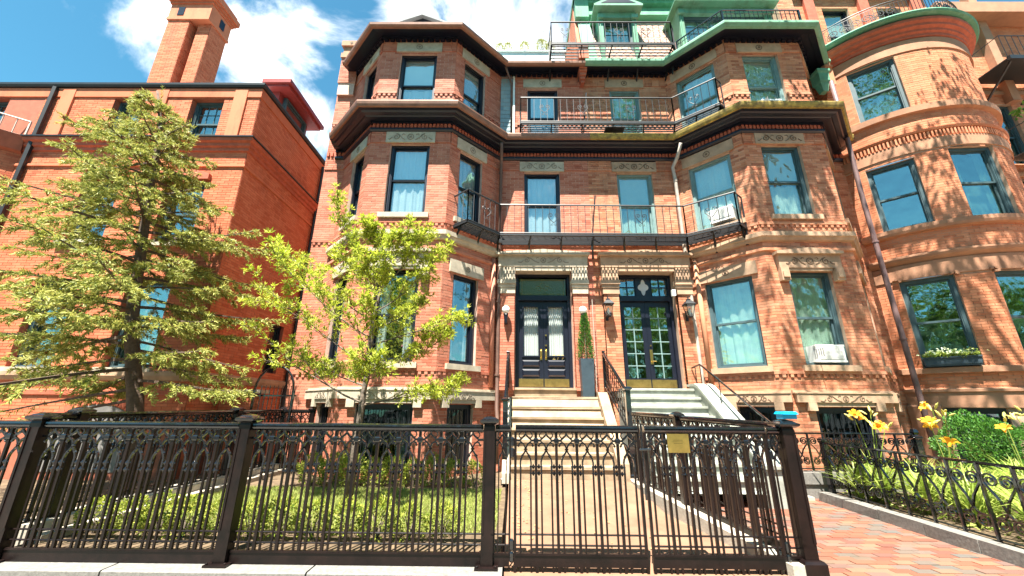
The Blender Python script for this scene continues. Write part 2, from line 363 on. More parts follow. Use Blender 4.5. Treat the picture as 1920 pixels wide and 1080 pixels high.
def lay_bricks(wall, items, m, keep=300, seed=1):
    rnd = random.Random(seed)
    def dist(it): p = Vector(it[0]((it[1]+it[2])/2, 0, (it[3]+it[4])/2)); return (p-CAM).length
    full = sorted(items, key=dist); near = full[:keep]; rest = full[keep:]; cache = {}
    for F, a, b, c, d, pr in near:
        key = (round(b-a, 2), round(d-c, 3))
        if key not in cache:
            mb = MB(); l, h = b-a, d-c; mb.box(-l/2, l/2, -.006, .03, -h/2, h/2); cache[key] = mb.mesh('brick', M[m])
        place('brick', cache[key], wall, F.frame((a+b)/2, pr+rnd.uniform(-.004, .001), (c+d)/2))
    mb = MB(); V = mb.v; FF = mb.f
    for F, a, b, c, d, pr in rest:
        e = pr+rnd.uniform(-.001, .004); k = len(V)
        V += [F(a, -.01, c), F(b, -.01, c), F(b, -.01, d), F(a, -.01, d), F(a, e, c), F(b, e, c), F(b, e, d), F(a, e, d)]
        FF += [(k+4, k+5, k+6, k+7), (k, k+1, k+5, k+4), (k+1, k+2, k+6, k+5), (k+2, k+3, k+7, k+6), (k+3, k, k+4, k+7)]
    mb.build('brick_courses', m, wall, kind='stuff')

# ---- windows
def wavy(mb, s0, s1, z0, z1, d, amp=.018, n=26, f=9.0, ph=0, gather=None):
    pts = []
    for i in range(n+1):
        u = i/n
        pts.append((s0+(s1-s0)*u, d+amp*math.sin(f*u*6.283/2+ph)+amp*.5*math.sin(f*u*11+ph)))
    for (a, da), (b, db) in zip(pts, pts[1:]): mb.quad((a, da, z0), (b, db, z0), (b, db, z1), (a, da, z1))
def window(house, F, s0, s1, z0, z1, fm='navy', gm='glass', curtain='full', cm='curtain', back=-.105, meet=.52, muntin=None, fw=.055, room=True):
    fr = MB(F); b = back
    fr.box(s0, s0+fw, b-.10, b+.03, z0, z1); fr.box(s1-fw, s1, b-.10, b+.03, z0, z1)
    fr.box(s0+fw, s1-fw, b-.10, b+.03, z1-fw, z1); fr.box(s0+fw, s1-fw, b-.10, b+.05, z0, z0+.045)
    fr.box(s0+fw, s0+fw+.02, b-.02, b+.015, z0+.045, z1-fw); fr.box(s1-fw-.02, s1-fw, b-.02, b+.015, z0+.045, z1-fw)
    win = fr.build('window', fm, house)
    zm = z0+(z1-z0)*(1-meet); st = .042
    for (a, c, dd) in ((zm-.02, z1-fw, b-.025), (z0+.045, zm+.02, b-.062)):
        x0, x1 = s0+fw+.002, s1-fw-.002
        mb = MB(F); mb.box(x0, x0+st, dd-.03, dd, a, c); mb.box(x1-st, x1, dd-.03, dd, a, c)
        mb.box(x0+st, x1-st, dd-.03, dd, c-.04, c); mb.box(x0+st, x1-st, dd-.03, dd, a, a+.045)
        if muntin:
            for k in range(1, muntin[0]): xx = x0+st+(x1-x0-2*st)*k/muntin[0]; mb.box(xx-.009, xx+.009, dd-.025, dd-.003, a+.045, c-.04)
            for k in range(1, muntin[1]): zz = a+.045+(c-a-.085)*k/muntin[1]; mb.box(x0+st, x1-st, dd-.024, dd-.004, zz-.009, zz+.009)
        mb.build('sash', fm, win)
        g = MB(F); g.box(x0+st-.004, x1-st+.004, dd-.017, dd-.013, a+.041, c-.036); g.build('pane', gm, win)
    cd = b-.115
    if curtain == 'full':
        mb = MB(F); wavy(mb, s0+.03, s1-.03, z0+.03, z1-.03, cd, ph=random.random()*6); mb.build('curtain', cm, win, True)
    elif curtain == 'sides':
        mb = MB(F); w_ = (s1-s0)*.3
        wavy(mb, s0+.02, s0+w_, z0+.03, z1-.03, cd, n=14, f=5); wavy(mb, s1-w_, s1-.02, z0+.03, z1-.03, cd, n=14, f=5); mb.build('curtain', cm, win, True)
    elif curtain == 'shade':
        mb = MB(F); zs = zm-.0; wavy(mb, s0+.03, s1-.03, z0+.03, zs-.05, cd-.03, ph=2, f=5); mb.build('curtain', cm, win, True)
        mb = MB(F); mb.box(s0+.05, s1-.05, cd+.03, cd+.036, zs-.04, z1-.03); mb.build('window_shade', 'shade', win)
    if room:
        mb = MB(F); a, c, e, h, d0, d1 = s0-.05, s1+.05, z0-.05, z1+.05, b-.105, b-.9
        mb.quad((a, d1, e), (c, d1, e), (c, d1, h), (a, d1, h)); mb.quad((a, d0, e), (a, d1, e), (a, d1, h), (a, d0, h))
        mb.quad((c, d0, e), (c, d0, h), (c, d1, h), (c, d1, e)); mb.quad((a, d0, h), (a, d1, h), (c, d1, h), (c, d0, h)); mb.quad((a, d0, e), (c, d0, e), (c, d1, e), (a, d1, e))
        mb.build('room_lining', 'room', win)
    return win
def spiral(cx, cz, r0, turns, sgn=1, n=16, start=0.0):
    return [(cx+sgn*r0*(1-.85*i/n)*math.cos(start+turns*6.283*i/n), cz+r0*(1-.85*i/n)*math.sin(start+turns*6.283*i/n)) for i in range(n+1)]
def carving(parent, F, sc, zc, wdt, h, d, m, full=True):
    mb = MB(F); r = max(.007, h*.045)
    P = lambda pts: [(x, d, z) for x, z in pts]
    ring = [(sc+h*.26*math.cos(6.283*i/10), zc+h*.26*math.sin(6.283*i/10)) for i in range(11)]
    mb.tube(P(ring), r, 4); mb.lathe((0, 0, 0), [(0, 0)], 3) if False else None
    mb.box(sc-h*.09, sc+h*.09, d-.01, d+.012, zc-h*.09, zc+h*.09)
    if full:
        for sg in (-1, 1):
            a = sc+sg*wdt*.30
            sp = spiral(a, zc, h*.30, 1.4, sg, 16, 1.57)
            tail = [(sc+sg*h*.42, zc-h*.28), (sc+sg*(h*.42+.35*(wdt*.30-h*.42)), zc-h*.12), (sc+sg*(h*.42+.7*(wdt*.30-h*.42)), zc+h*.22)]
            mb.tube(P(tail+sp), r, 4)
            mb.tube(P([(a+sg*h*.33, zc-h*.05), (a+sg*h*.55, zc-h*.26), (a+sg*wdt*.16, zc-h*.20)]), r, 4)
            mb.tube(P([(sc+sg*h*.45, zc+h*.24), (sc+sg*h*.62, zc+h*.30), (sc+sg*h*.70, zc+h*.16)]), r*.9, 4)
    return mb.build('carving', m, parent)

# ================================================================== the setting
def ground(name, pts, z0, z1, m, **kw):
    mb = MB(); mb.slab(pts, z0, z1); return mb.build(name, m, None, kind='structure', **kw)
rect = lambda x0, x1, y0, y1: [(x0, y0), (x1, y0), (x1, y1), (x0, y1)]
mb = MB(); mb.quad((-600, -600, -.13), (600, -600, -.13), (600, 600, -.13), (-600, 600, -.13)); mb.build('road', 'asphalt', None, kind='structure')
side = ground('sidewalk', rect(-40, 2.74, -1.2, 3.93), -.12, 0, 'concrete')
for i in range(-13, 2):                              # scored slab edges are separate slabs
    pass
path_bed = ground('brick_pavement', [(2.745, -1.2), (40, -1.2), (40, 7.6), (2.745, 7.6)], -.12, -.006, 'mortarR')
ground('yard', rect(-4.75, -.12, 4.2, 9.6), -.1, .14, 'soil')
# sloping front path to the steps
mb = MB(); mb.prism_x([(3.935, -.1), (3.935, .004), (7.5, .268), (7.5, -.1)], -.08, 1.98); mb.build('front_path', 'path', None, kind='structure')
ground('area_ground', rect(1.985, 2.74, 3.935, 7.6), -.12, .02, 'path')
ground('neighbour_yard', rect(-40, -5.2, 4.3, 30), -.1, .06, 'soil')
ground('side_passage', rect(-5.19, -4.76, 4.2, 9.6), -.1, .1, 'concrete')
ground('rear_ground', rect(-.1, 40, 7.61, 30), -.1, -.02, 'concrete')
# pavers: nearest 300 as pieces, the rest joined
items = []
PH, PL = .102, .205
k = 0; y = 2.2
while y < 7.5:
    x = 2.75+(k % 2)*PL/2
    while x < 5.15:
        items.append((x, min(x+PL, 5.2), y)); x += PL
    y += PH; k += 1
def vis(it):
    x, y = it[0], it[2]; return y > 3.55 and x/y < 1.28 and x/y > .6
items = [i for i in items if i[2] > 2.9]
items.sort(key=lambda i: (not vis(i), (Vector((i[0], i[2], 0))-CAM).length))
pc = {}
rest = MB()
for n_, (x0, x1, y0) in enumerate(items):
    dz = random.uniform(-.004, .004)
    if n_ < 300:
        key = round(x1-x0, 2)
        if key not in pc:
            q = MB(); l = x1-x0; q.frustum(0, 0, [(.5, -.03), (.5, -.002), (.485, 0)]); q.v = [(vx*(l-.008), vy*(PH-.008), vz) for vx, vy, vz in q.v]; pc[key] = q.mesh('brick', M['paver'])
        place('brick', pc[key], path_bed, Matrix.Translation(((x0+x1)/2, y0+PH/2, .002+dz)) @ Matrix.Rotation(random.uniform(-.012, .012), 4, 'Z'))
    else: rest.box(x0+.004, x1-.004, y0+.004, y0+PH-.004, -.03, .002+dz)
for yy in range(30):                                  # bricks of the pavement nearer the street
    for xx in range(60):
        x0 = 2.75+xx*PL+(yy % 2)*PL/2; y0 = -.2+yy*PH
        rest.box(x0+.004, x0+PL-.004, y0+.004, y0+PH-.004, -.03, .002+random.uniform(-.004, .004))
rest.build('brick_paving', 'paver', path_bed, kind='stuff')
# sidewalk slabs with joints
for i in range(12):
    q = MB(); x0 = -11.1+i*1.2; x0, x1 = x0+.006, min(x0+1.194, 2.735)
    if x1 <= x0: continue
    q.frustum(0, 0, [(.5, 0), (.5, .012), (.495, .016)]); q.v = [((x0+x1)/2+vx*(x1-x0), 2.33+vy*3.1, vz) for vx, vy, vz in q.v]
    q.build('paving_slab', 'concrete', side)
# granite kerb under the front fence
kerb = thing('granite_kerb', 'long pale granite kerb under the black front fence', 'kerb', (-3, 4.1, 0))
for x0, x1 in ((-7.2, -5.4), (-5.39, -3.6), (-3.59, -1.8), (-1.79, -.09)):
    q = MB(); q.prism_x([(3.935, .0), (3.935, .045), (3.95, .055), (4.26, .06), (4.28, .05), (4.28, 0)], x0, x1-.006); q.build('kerb_stone', 'granite', kerb)

# ================================================================== the pair of row houses
XM = 1.93
PL_ = [(-5.12, 9.0), (-4.6, 9.0), (-3.475, 7.87), (-1.56, 7.87), (-.43, 9.0), (XM, 9.0)]
SCROLL = True
def row_house(side):
    left = side == 'L'
    if left:
        root = thing('row_house', 'red brick row house with three sided bay, navy cornices and double door numbered 279', 'house', (-1.6, 9, 0))
        plan = PL_
    else:
        root = thing('row_house', 'weathered orange brick row house with lichen stained cornice, green copper mansard and glazed double doors', 'house', (5.5, 9, 0))
        plan = [(2*XM-x, y) for x, y in reversed(PL_)]
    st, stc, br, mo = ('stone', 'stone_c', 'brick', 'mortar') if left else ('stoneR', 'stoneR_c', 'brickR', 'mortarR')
    fm, gm = ('navy', 'glass') if left else ('teal', 'glassR')
    faces = [Face(plan[i], plan[i+1]) for i in range(5)]
    if not left: faces = faces[::-1]          # index by role: 0 end strip, 1 far side of bay, 2 front, 3 side facing the doors, 4 door wall
    def sm(k, a, b):                           # mirror an s range on face k
        return (a, b) if left else (faces[k].L-b, faces[k].L-a)
    ops = {k: [] for k in range(5)}
    W = []                                     # windows: face, s0, s1, z0, z1, floor
    def win_op(k, a, b, z0, z1, fl):
        a, b = sm(k, a, b); ops[k].append((a, b, z0, z1)); W.append((k, a, b, z0, z1, fl))
    L1 = faces[1].L
    for k, c, wd in (((2, .9575, .94), (3, .65, .70), (1, L1-.62, .70)) if left else ((2, 1.05, .92), (3, .81, .99), (1, L1-.81, .99))):
        win_op(k, c-wd/2, c+wd/2, 2.295, 4.26, 1); win_op(k, c-wd/2, c+wd/2, 5.61, 7.45 if k == 2 else 7.42, 2)
        win_op(k, c-wd/2, c+wd/2, 8.36, 10.235, 3)
    win_op(2, .957-.56, .957+.56, .30, 1.50, 0); win_op(3, .32, .98, .30, 1.50, 0); win_op(1, L1-.95, L1-.3, .30, 1.50, 0)
    win_op(4, .665, 1.603, 5.58, 7.42, 2); win_op(4, .76, 1.62, 8.36, 10.19, 3)
    dr = sm(4, .45, 1.79); ops[4].append((dr[0], dr[1], 1.86, 4.62))
    # walls + bricks
    mb = MB(); items = []
    for k, F in enumerate(faces):
        top = 10.80 if k else 10.3
        s0 = 0
        wall_sheet(mb, F, 0, F.L, -.1, top, ops[k])
        items += brick_layout(F, -.006, F.L+.006, 0, top, ops[k], off=.05*k)
    # the enclosing body behind the front
    xa, xb = (plan[0][0], plan[-1][0])
    mb.T = IDT
    yb = 20
    if left: mb.quad((xa, 9, -.1), (xa, 9, 10.8), (xa, yb, 10.8), (xa, yb, -.1))
    else: mb.quad((xb, 9, -.1), (xb, yb, -.1), (xb, yb, 10.8), (xb, 9, 10.8))
    mb.quad((xa, yb, -.1), (xb, yb, -.1), (xb, yb, 10.8), (xa, yb, 10.8))
    wall = mb.build('wall', mo, root)
    lay_bricks(wall, items, br, seed=3 if left else 5)
    rf = MB(); rf.slab([(x, y) for x, y in plan]+[(xb, yb), (xa, yb)], 10.80, 10.86); rf.build('roof', 'roof', root)
    # projecting brick bands level with the lintels, corbel tables under the sills
    bm = MB(); dm = MB()
    for k in (0, 1, 2, 3, 4):
        F = faces[k]
        for z0, z1 in ((7.47, 7.75), (10.27, 10.55)):
            cuts = sorted([(a-.12, b+.12) for (kk, a, b, c, d, fl) in W if kk == k and fl == (2 if z0 < 8 else 3)])
            a = 0.0; spans = []
            for c, d in cuts: spans.append((a, c)); a = d
            spans.append((a, F.L))
            bm.T = F
            for a, b in spans:
                z = z0
                while z < z1-.02:
                    x = a+random.random()*.1; xs = [a]
                    while x < b-.04: xs.append(x) if x-xs[-1] > .04 else None; x += BL
                    xs.append(b)
                    for p, q in zip(xs, xs[1:]): bm.box(p+.004, q-.004, -.01, .032, z+.004, z+CH-.004)
                    z += CH
        for z0, fl in ((5.30, 2), (2.05, 1), (8.86, 3)):
            if k == 4 and fl == 1: continue
            dm.T = F
            segs = [(0, F.L)]
            if fl == 3:
                segs = []; cuts = sorted([(a, b) for (kk, a, b, c, d, f2) in W if kk == k and f2 == 3]); a = 0
                for c, d in cuts: segs.append((a, c)); a = d
                segs.append((a, F.L))
            for a, b in segs:
                dm.box(a, b, 0, .035, z0+.066, z0+.125)
                n_ = max(1, int((b-a)/.12))
                for i in range(n_): c = a+(b-a)*(i+.5)/n_; dm.box(c-.03, c+.03, 0, .03, z0, z0+.064)
    bm.build('brick_band', br, root, kind='stuff'); dm.build('corbel_table', br, root, kind='stuff')
    # corner piers of the bay
    # sills, lintels
    for (k, a, b, c, d, fl) in W:
        F = faces[k]; mid = (a+b)/2; wd = b-a
        if fl in (1, 2):
            q = MB(F); q.prism([(a-.10, c-.125), (b+.10, c-.125), (b+.10, c-.01), (a-.10, c-.01)], -.16, .075); q.build('window_sill', st, root)
        elif fl == 3:
            q = MB(F); q.box(a-.03, b+.03, -.16, .06, c-.09, c-.01); q.build('window_sill', st, root)
        if fl in (2, 3):
            z0, z1 = d+.02, d+.31
            q = MB(F); q.box(a-.12, b+.12, -.02, .045, z0, z1-.0); q.box(a-.12, b+.12, -.24, -.021, z0, z0+.04); l = q.build('lintel', st, root)
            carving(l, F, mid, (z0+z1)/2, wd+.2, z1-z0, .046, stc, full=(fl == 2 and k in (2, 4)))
        if fl == 1 and k != 2:
            q = MB(F); q.box(a-.13, b+.13, -.02, .05, d+.01, d+.30); l = q.build('lintel', st, root)
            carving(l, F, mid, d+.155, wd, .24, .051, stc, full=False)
        if fl == 1 and k == 2:                  # hood on consoles with a low gable top
            q = MB(F); a0, b0 = a-.20, b+.20
            q.prism([(a0, d+.06), (b0, d+.06), (b0, d+.36), (a0, d+.36)], -.02, .10)
            q.prism([(a0-.05, d+.36), (b0+.05, d+.36), (b0+.05, d+.42), (mid, d+.50), (a0-.05, d+.42)], -.02, .17)
            q.box(a, b, -.2, .08, d, d+.058); l = q.build('window_hood', st, root)
            for x in (a0, b0-.17):
                q = MB(F); q.prism([(x, d-.22), (x+.17, d-.22), (x+.17, d+.058), (x, d+.058)], 0, .12); q.box(x+.02, x+.15, 0, .15, d-.16, d-.04); q.build('console', st, l)
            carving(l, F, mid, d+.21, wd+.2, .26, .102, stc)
    # water table with aprons over the cellar windows
    for k in (1, 2, 3):
        F = faces[k]; bw = [x for x in W if x[0] == k and x[5] == 0][0]; a, b = bw[1], bw[2]
        q = MB(F); e = .035; q.box(e if k == 2 else .0, F.L-(e if k == 2 else 0), 0, .085, 1.575, 1.74)
        q.prism([(0, 1.74), (F.L, 1.74), (F.L, 1.76), (0, 1.76)], 0, .10); q.prism([(0, 1.76), (F.L, 1.76), (F.L, 1.80), (0, 1.80)], 0, .04)
        for x in (a-.17, b+.01): q.prism([(x, 1.42), (x+.16, 1.42), (x+.16, 1.574), (x, 1.574)], 0, .085)
        q.box(a, b, -.2, .06, 1.50, 1.574); wt = q.build('water_table', st, root)
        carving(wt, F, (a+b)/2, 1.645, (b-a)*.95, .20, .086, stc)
    # stone belt above the ground floor
    seg = plan[1:5] if left else plan[1:5]
    q = MB(); q.sweep([(0, 4.95), (.07, 4.97), (.10, 5.03), (.13, 5.05), (.13, 5.15), (.05, 5.18), (0, 5.18)], seg); q.build('belt_course', st, root)
    q = MB(); q.sweep([(0, 4.72), (.05, 4.74), (.05, 4.80), (0, 4.82)], seg); q.build('string_course', br, root)
    # rounded stone shafts in the inner angle
    # windows themselves
    for (k, a, b, c, d, fl) in W:
        F = faces[k]
        if fl == 0:
            wn = window(root, F, a, b, c, d, 'navy', 'glassB', 'sides' if left and k == 2 else 'none', meet=.5, fw=.09)
            q = MB(F)
            for i in range(int((b-a)/.11)): x = a+.06+i*.11; q.tube([(x, -.05, c), (x, -.05, d-.08)], .008, 4)
            q.box(a, b, -.056, -.044, d-.10, d-.08); q.build('window_bars', 'iron_m', wn)
            continue
        cur, cm, f2 = 'full', ('curtain' if left else 'curtainR'), fm
        if left and fl == 1: cur, cm = 'sides', 'curtain'
        if left and fl == 3 and k != 4: cur = 'shade'
        if left and k == 1 and fl > 1: cur = 'sides'
        if not left and k in (2,) and fl in (2, 3): cur = 'shade'
        if not left and k in (3,) and fl > 1: cur, cm = 'full', 'curtain'
        if not left and k == 4: cur = 'shade' if fl == 2 else 'full'
        if not left and fl > 1: f2 = 'tealL' if k != 2 or fl == 3 else 'teal'
        window(root, F, a, b, c, d, f2, gm, cur, cm, meet=.5)
    # cornices
    end_out = .0
    cp = list(plan)
    if left: cp[0] = (-4.86, 9.0)
    else: cp[-1] = (2*XM+4.86, 9.0)
    q = MB(); q.sweep([(0, 7.765), (.05, 7.765), (.085, 7.80), (.085, 7.84), (.06, 7.875), (0, 7.875)], cp); q.build('string_moulding', 'navy', root)
    tm = MB()
    for F in faces:
        tm.T = F; tm.box(0, F.L, 0, .012, 7.876, 8.02); n_ = int(F.L/.088)
        for i in range(n_): c = F.L*(i+.5)/n_; tm.box(c-.03, c+.03, .013, .055, 7.878, 8.0)
    tm.build('dentil_frieze', 'terracotta', root, kind='stuff')
    q = MB(); q.sweep([(0, 7.985), (.09, 7.985), (.09, 8.04), (.15, 8.045), (.15, 8.02), (.24, 8.03), (.27, 8.06), (.27, 8.04), (.36, 8.06), (.39, 8.09), (.455, 8.09), (.46, 8.20), (.46, 8.25), (0, 8.30)], cp); q.build('cornice', 'navy', root)
    q = MB(); q.sweep([(.462, 8.10), (.50, 8.11), (.525, 8.16), (.54, 8.22), (.54, 8.255), (.48, 8.27), (.462, 8.27)], cp); q.build('gutter', 'gutter' if left else 'gutterR', root)
    ep = cp
    eg = 'gutter' if left else 'copper_rust'
    q = MB(); q.sweep([(0, 10.70), (.06, 10.66), (.10, 10.66), (.10, 10.70), (.27, 10.66), (.27, 10.64), (.40, 10.60), (.40, 10.72), (.27, 10.84), (0, 10.86)], ep); q.build('eaves', 'navy', root)
    sc = MB()
    for F in faces:
        sc.T = F; n_ = int(F.L/.14)
        for i in range(n_): c = F.L*(i+.5)/n_; sc.prism([(c-.05, 10.60), (c+.05, 10.60), (c+.06, 10.655), (c-.06, 10.655)], 0.002, .09)
    sc.build('scallop_trim', 'navy', root, kind='stuff')
    q = MB(); q.sweep([(.402, 10.58), (.46, 10.585), (.50, 10.62), (.51, 10.68), (.47, 10.71), (.402, 10.73)] if left else [(.402, 10.60), (.46, 10.62), (.52, 10.68), (.52, 10.74), (.48, 10.80), (.402, 10.84)], ep); q.build('eaves_gutter', eg if left else 'copper', root)
    # portal
    F = faces[4]; a, b = dr
    q = MB(F)
    h0, h1 = a-.42, b+.40
    mid = (a+b)/2
    q.prism([(h0, 4.70), (h1, 4.70), (h1, 4.98), (h0, 4.98)], -.02, .17)
    q.prism([(h0-.05, 4.981), (h1+.05, 4.981), (h1+.05, 5.04), (mid, 5.12), (h0-.05, 5.04)], -.02, .26)
    q.box(a, b, -.26, .15, 4.60, 4.699)
    hood = q.build('portal_lintel', st, root)
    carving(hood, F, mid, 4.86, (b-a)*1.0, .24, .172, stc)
    for x0, x1 in ((h0, a), (b, h1)):
        q = MB(F)
        q.box(x0+.02, x1-.01, 0, .14, 4.36, 4.699)
        for i in range(5): xx = x0+.05+i*(x1-x0-.1)/4; q.box(xx-.022, xx+.022, .14, .165, 4.38, 4.68)
        q.box(x0-.02, x1+.01, 0, .20, 4.26, 4.359); q.box(x0, x1-.005, 0, .17, 4.18, 4.259); q.box(x0+.02, x1-.01, 0, .15, 4.03, 4.179)
        q.build('console', st, root)
        q = MB(); q.T = F
        z = 1.88; kk = 0
        while z < 4.0:
            xs = [x0+.03, x0+.03+(.20 if kk % 2 else .10), x1-.02]
            for p, r_ in zip(xs, xs[1:]): q.box(p+.004, r_-.004, 0, .12, z+.004, z+CH-.004)
            z += CH; kk += 1
        q.box(x0+.034, x1-.024, 0, .113, 1.8, 4.02)
        q.build('brick_pilaster', br, root, kind='stuff')
    return root, faces, W, dr, plan
HL, FL, WL, DL, PLL = row_house('L')
HR, FR, WR, DRR, PLR = row_house('R')

# ------------------------------------------------------------------ entrance doors
def text_mesh(txt, size, depth=.004):
    c = bpy.data.curves.new('lettering', 'FONT'); c.body = txt; c.size = size; c.extrude = depth; c.align_x = 'CENTER'; c.space_character = 1.25
    o = bpy.data.objects.new('lettering_tmp', c); COL.objects.link(o)
    bpy.context.view_layer.update()
    me = bpy.data.meshes.new_from_object(o.evaluated_get(bpy.context.evaluated_depsgraph_get()))
    bpy.data.objects.remove(o); return me
def door_common(house, F, a, b, fm):
    q = MB(F); B = -.20
    q.box(a, a+.075, B-.08, B+.06, 1.86, 4.60); q.box(b-.075, b, B-.08, B+.06, 1.86, 4.60)
    q.box(a+.075, b-.075, B-.08, B+.06, 4.53, 4.60); q.box(a+.075, b-.075, B-.08, B+.08, 3.93, 4.05)
    fr = q.build('door_frame', fm, house)
    m_ = MB(F); d1 = -.9
    m_.quad((a, d1, 1.86), (b, d1, 1.86), (b, d1, 4.62), (a, d1, 4.62)); m_.quad((a, -.28, 1.86), (a, d1, 1.86), (a, d1, 4.62), (a, -.28, 4.62))
    m_.quad((b, -.28, 1.86), (b, -.28, 4.62), (b, d1, 4.62), (b, d1, 1.86)); m_.quad((a, -.28, 4.62), (a, d1, 4.62), (b, d1, 4.62), (b, -.28, 4.62)); m_.quad((a, -.28, 1.86), (b, -.28, 1.86), (b, d1, 1.86), (a, d1, 1.86))
    m_.build('hall_lining', 'room', fr)
    return fr, B
# left house
F = FL[4]; a, b = DL; fr, B = door_common(HL, F, a, b, 'navy')
q = MB(F); q.box(a+.10, b-.10, B-.02, B-.008, 4.08, 4.50); tr = q.build('transom_pane', 'leaded', fr)
q = MB(F); mid = (a+b)/2
for z in (4.11, 4.47): q.box(a+.12, b-.12, B-.01, B-.002, z-.006, z+.006)
for x in (a+.16, b-.16): q.box(x-.005, x+.005, B-.01, B-.002, 4.08, 4.50)
for sg in (-1, 1): q.tube([(x, B, z) for x, z in spiral(mid+sg*.1, 4.24, .09, 1.2, sg)], .006, 4)
q.tube([(mid+.07*math.cos(t/2), B, 4.33+.07*math.sin(t/2)) for t in range(14)], .006, 4); q.build('leading', 'brass_d', fr)
xa, xb = a+.078, b-.078; xm = (xa+xb)/2
for x0, x1, sg in ((xa, xm-.003, 1), (xm+.003, xb, -1)):
    zt = 3.925; q = MB(F); wd = x1-x0; g0, g1 = x0+.12, x1-.12
    q.box(x0, g0, B-.05, B, 1.88, zt); q.box(g1, x1, B-.05, B, 1.88, zt); q.box(g0, g1, B-.05, B, 3.78, zt); q.box(g0, g1, B-.05, B, 1.88, 2.60)
    leaf = q.build('door_leaf', 'navy', HL)
    q = MB(F); q.box(g0-.03, g0, B, B+.022, 2.58, 3.82); q.box(g1, g1+.03, B, B+.022, 2.58, 3.82); q.box(g0, g1, B, B+.022, 3.78, 3.82); q.box(g0-.04, g1+.04, B, B+.03, 2.565, 2.60); q.build('glazing_bead', 'navy', leaf)
    q = MB(F); q.box(g0, g1, B-.03, B-.025, 2.6, 3.78); q.build('pane', glass_mat('door_glass', .01, (.97, .98, .97), .01) if x0 == xa else bpy.data.materials['door_glass'], leaf)
    q = MB(F); wavy(q, g0, g1, 2.6, 3.78, B-.055, .012, 40, 14); q.build('curtain', 'curtain', leaf, True)
    for z0, z1 in ((2.34, 2.50), (2.12, 2.29)):
        q = MB(F); c, d = x0+.09, x1-.09
        q.add([(c, B, z0), (d, B, z0), (d, B, z1), (c, B, z1), (c+.035, B+.03, z0+.035), (d-.035, B+.03, z0+.035), (d-.035, B+.03, z1-.035), (c+.035, B+.03, z1-.035)], [(4, 5, 6, 7), (0, 1, 5, 4), (1, 2, 6, 5), (2, 3, 7, 6), (3, 0, 4, 7)])
        q.build('raised_panel', 'navy', leaf)
    q = MB(F); q.box(x0+.01, x1-.01, B+.001, B+.006, 1.89, 2.07); q.build('kick_plate', 'brass_d', leaf)
    hx = x1-.055 if sg == 1 else x0+.055
    q = MB(F); q.box(hx-.025, hx+.025, B, B+.012, 2.50, 2.76); q.tube([(hx, B+.01, 2.54), (hx, B+.05, 2.57), (hx, B+.055, 2.64), (hx, B+.05, 2.70), (hx, B+.01, 2.73)], .011, 5); q.build('handle', 'brass', leaf)
    if sg == -1:
        for z in (2.84, 3.08):
            q = MB(); c = F(hx, B+.005, z); q.tube([c, (c[0], c[1]-.03, c[2])], .022, 8); q.build('lock', 'brass', leaf)
        me = text_mesh('279', .16); me.materials.append(M['gold'])
        c = F((x0+x1)/2+.045, B+.008, 2.515); place('house_number', me, leaf, Matrix.Translation(c) @ Matrix.Rotation(R(90), 4, 'X'), label='gold house number 279')
# right house
F = FR[4]; a, b = DRR; fr, B = door_common(HR, F, a, b, 'navy'); mid = (a+b)/2
q = MB(F); q.box(mid-.2, mid+.2, B-.02, B+.01, 4.05, 4.53)
for x0, x1 in ((a+.075, mid-.2), (mid+.2, b-.075)):
    for i in range(3): x = x0+(x1-x0)*i/2; q.box(x-.014, x+.014, B-.015, B+.01, 4.05, 4.53)
    for z in (4.065, 4.29, 4.515): q.box(x0, x1, B-.014, B+.009, z-.014, z+.014)
q.build('transom_bars', 'navy', fr)
for x0, x1 in ((a+.075, mid-.2), (mid+.2, b-.075)):
    for i in range(2):
        for z0, z1 in ((4.08, 4.276), (4.304, 4.50)):
            q = MB(F); w_ = (x1-x0)/2; q.box(x0+i*w_+.014, x0+(i+1)*w_-.014, B-.012, B-.008, z0, z1); q.build('pane', 'glassR', fr)
q = MB(F); pts = []
for i in range(32):
    t = 6.283*i/32; r = .115+.028*math.cos(4*t); pts.append((mid+r*math.cos(t)*.92, 4.29+r*math.sin(t)*1.45))
q.prism(pts, B+.011, B+.02); q.build('medallion', 'curtain', fr, label='white quatrefoil medallion in the transom')
xa, xb = a+.078, b-.078; xm = (xa+xb)/2
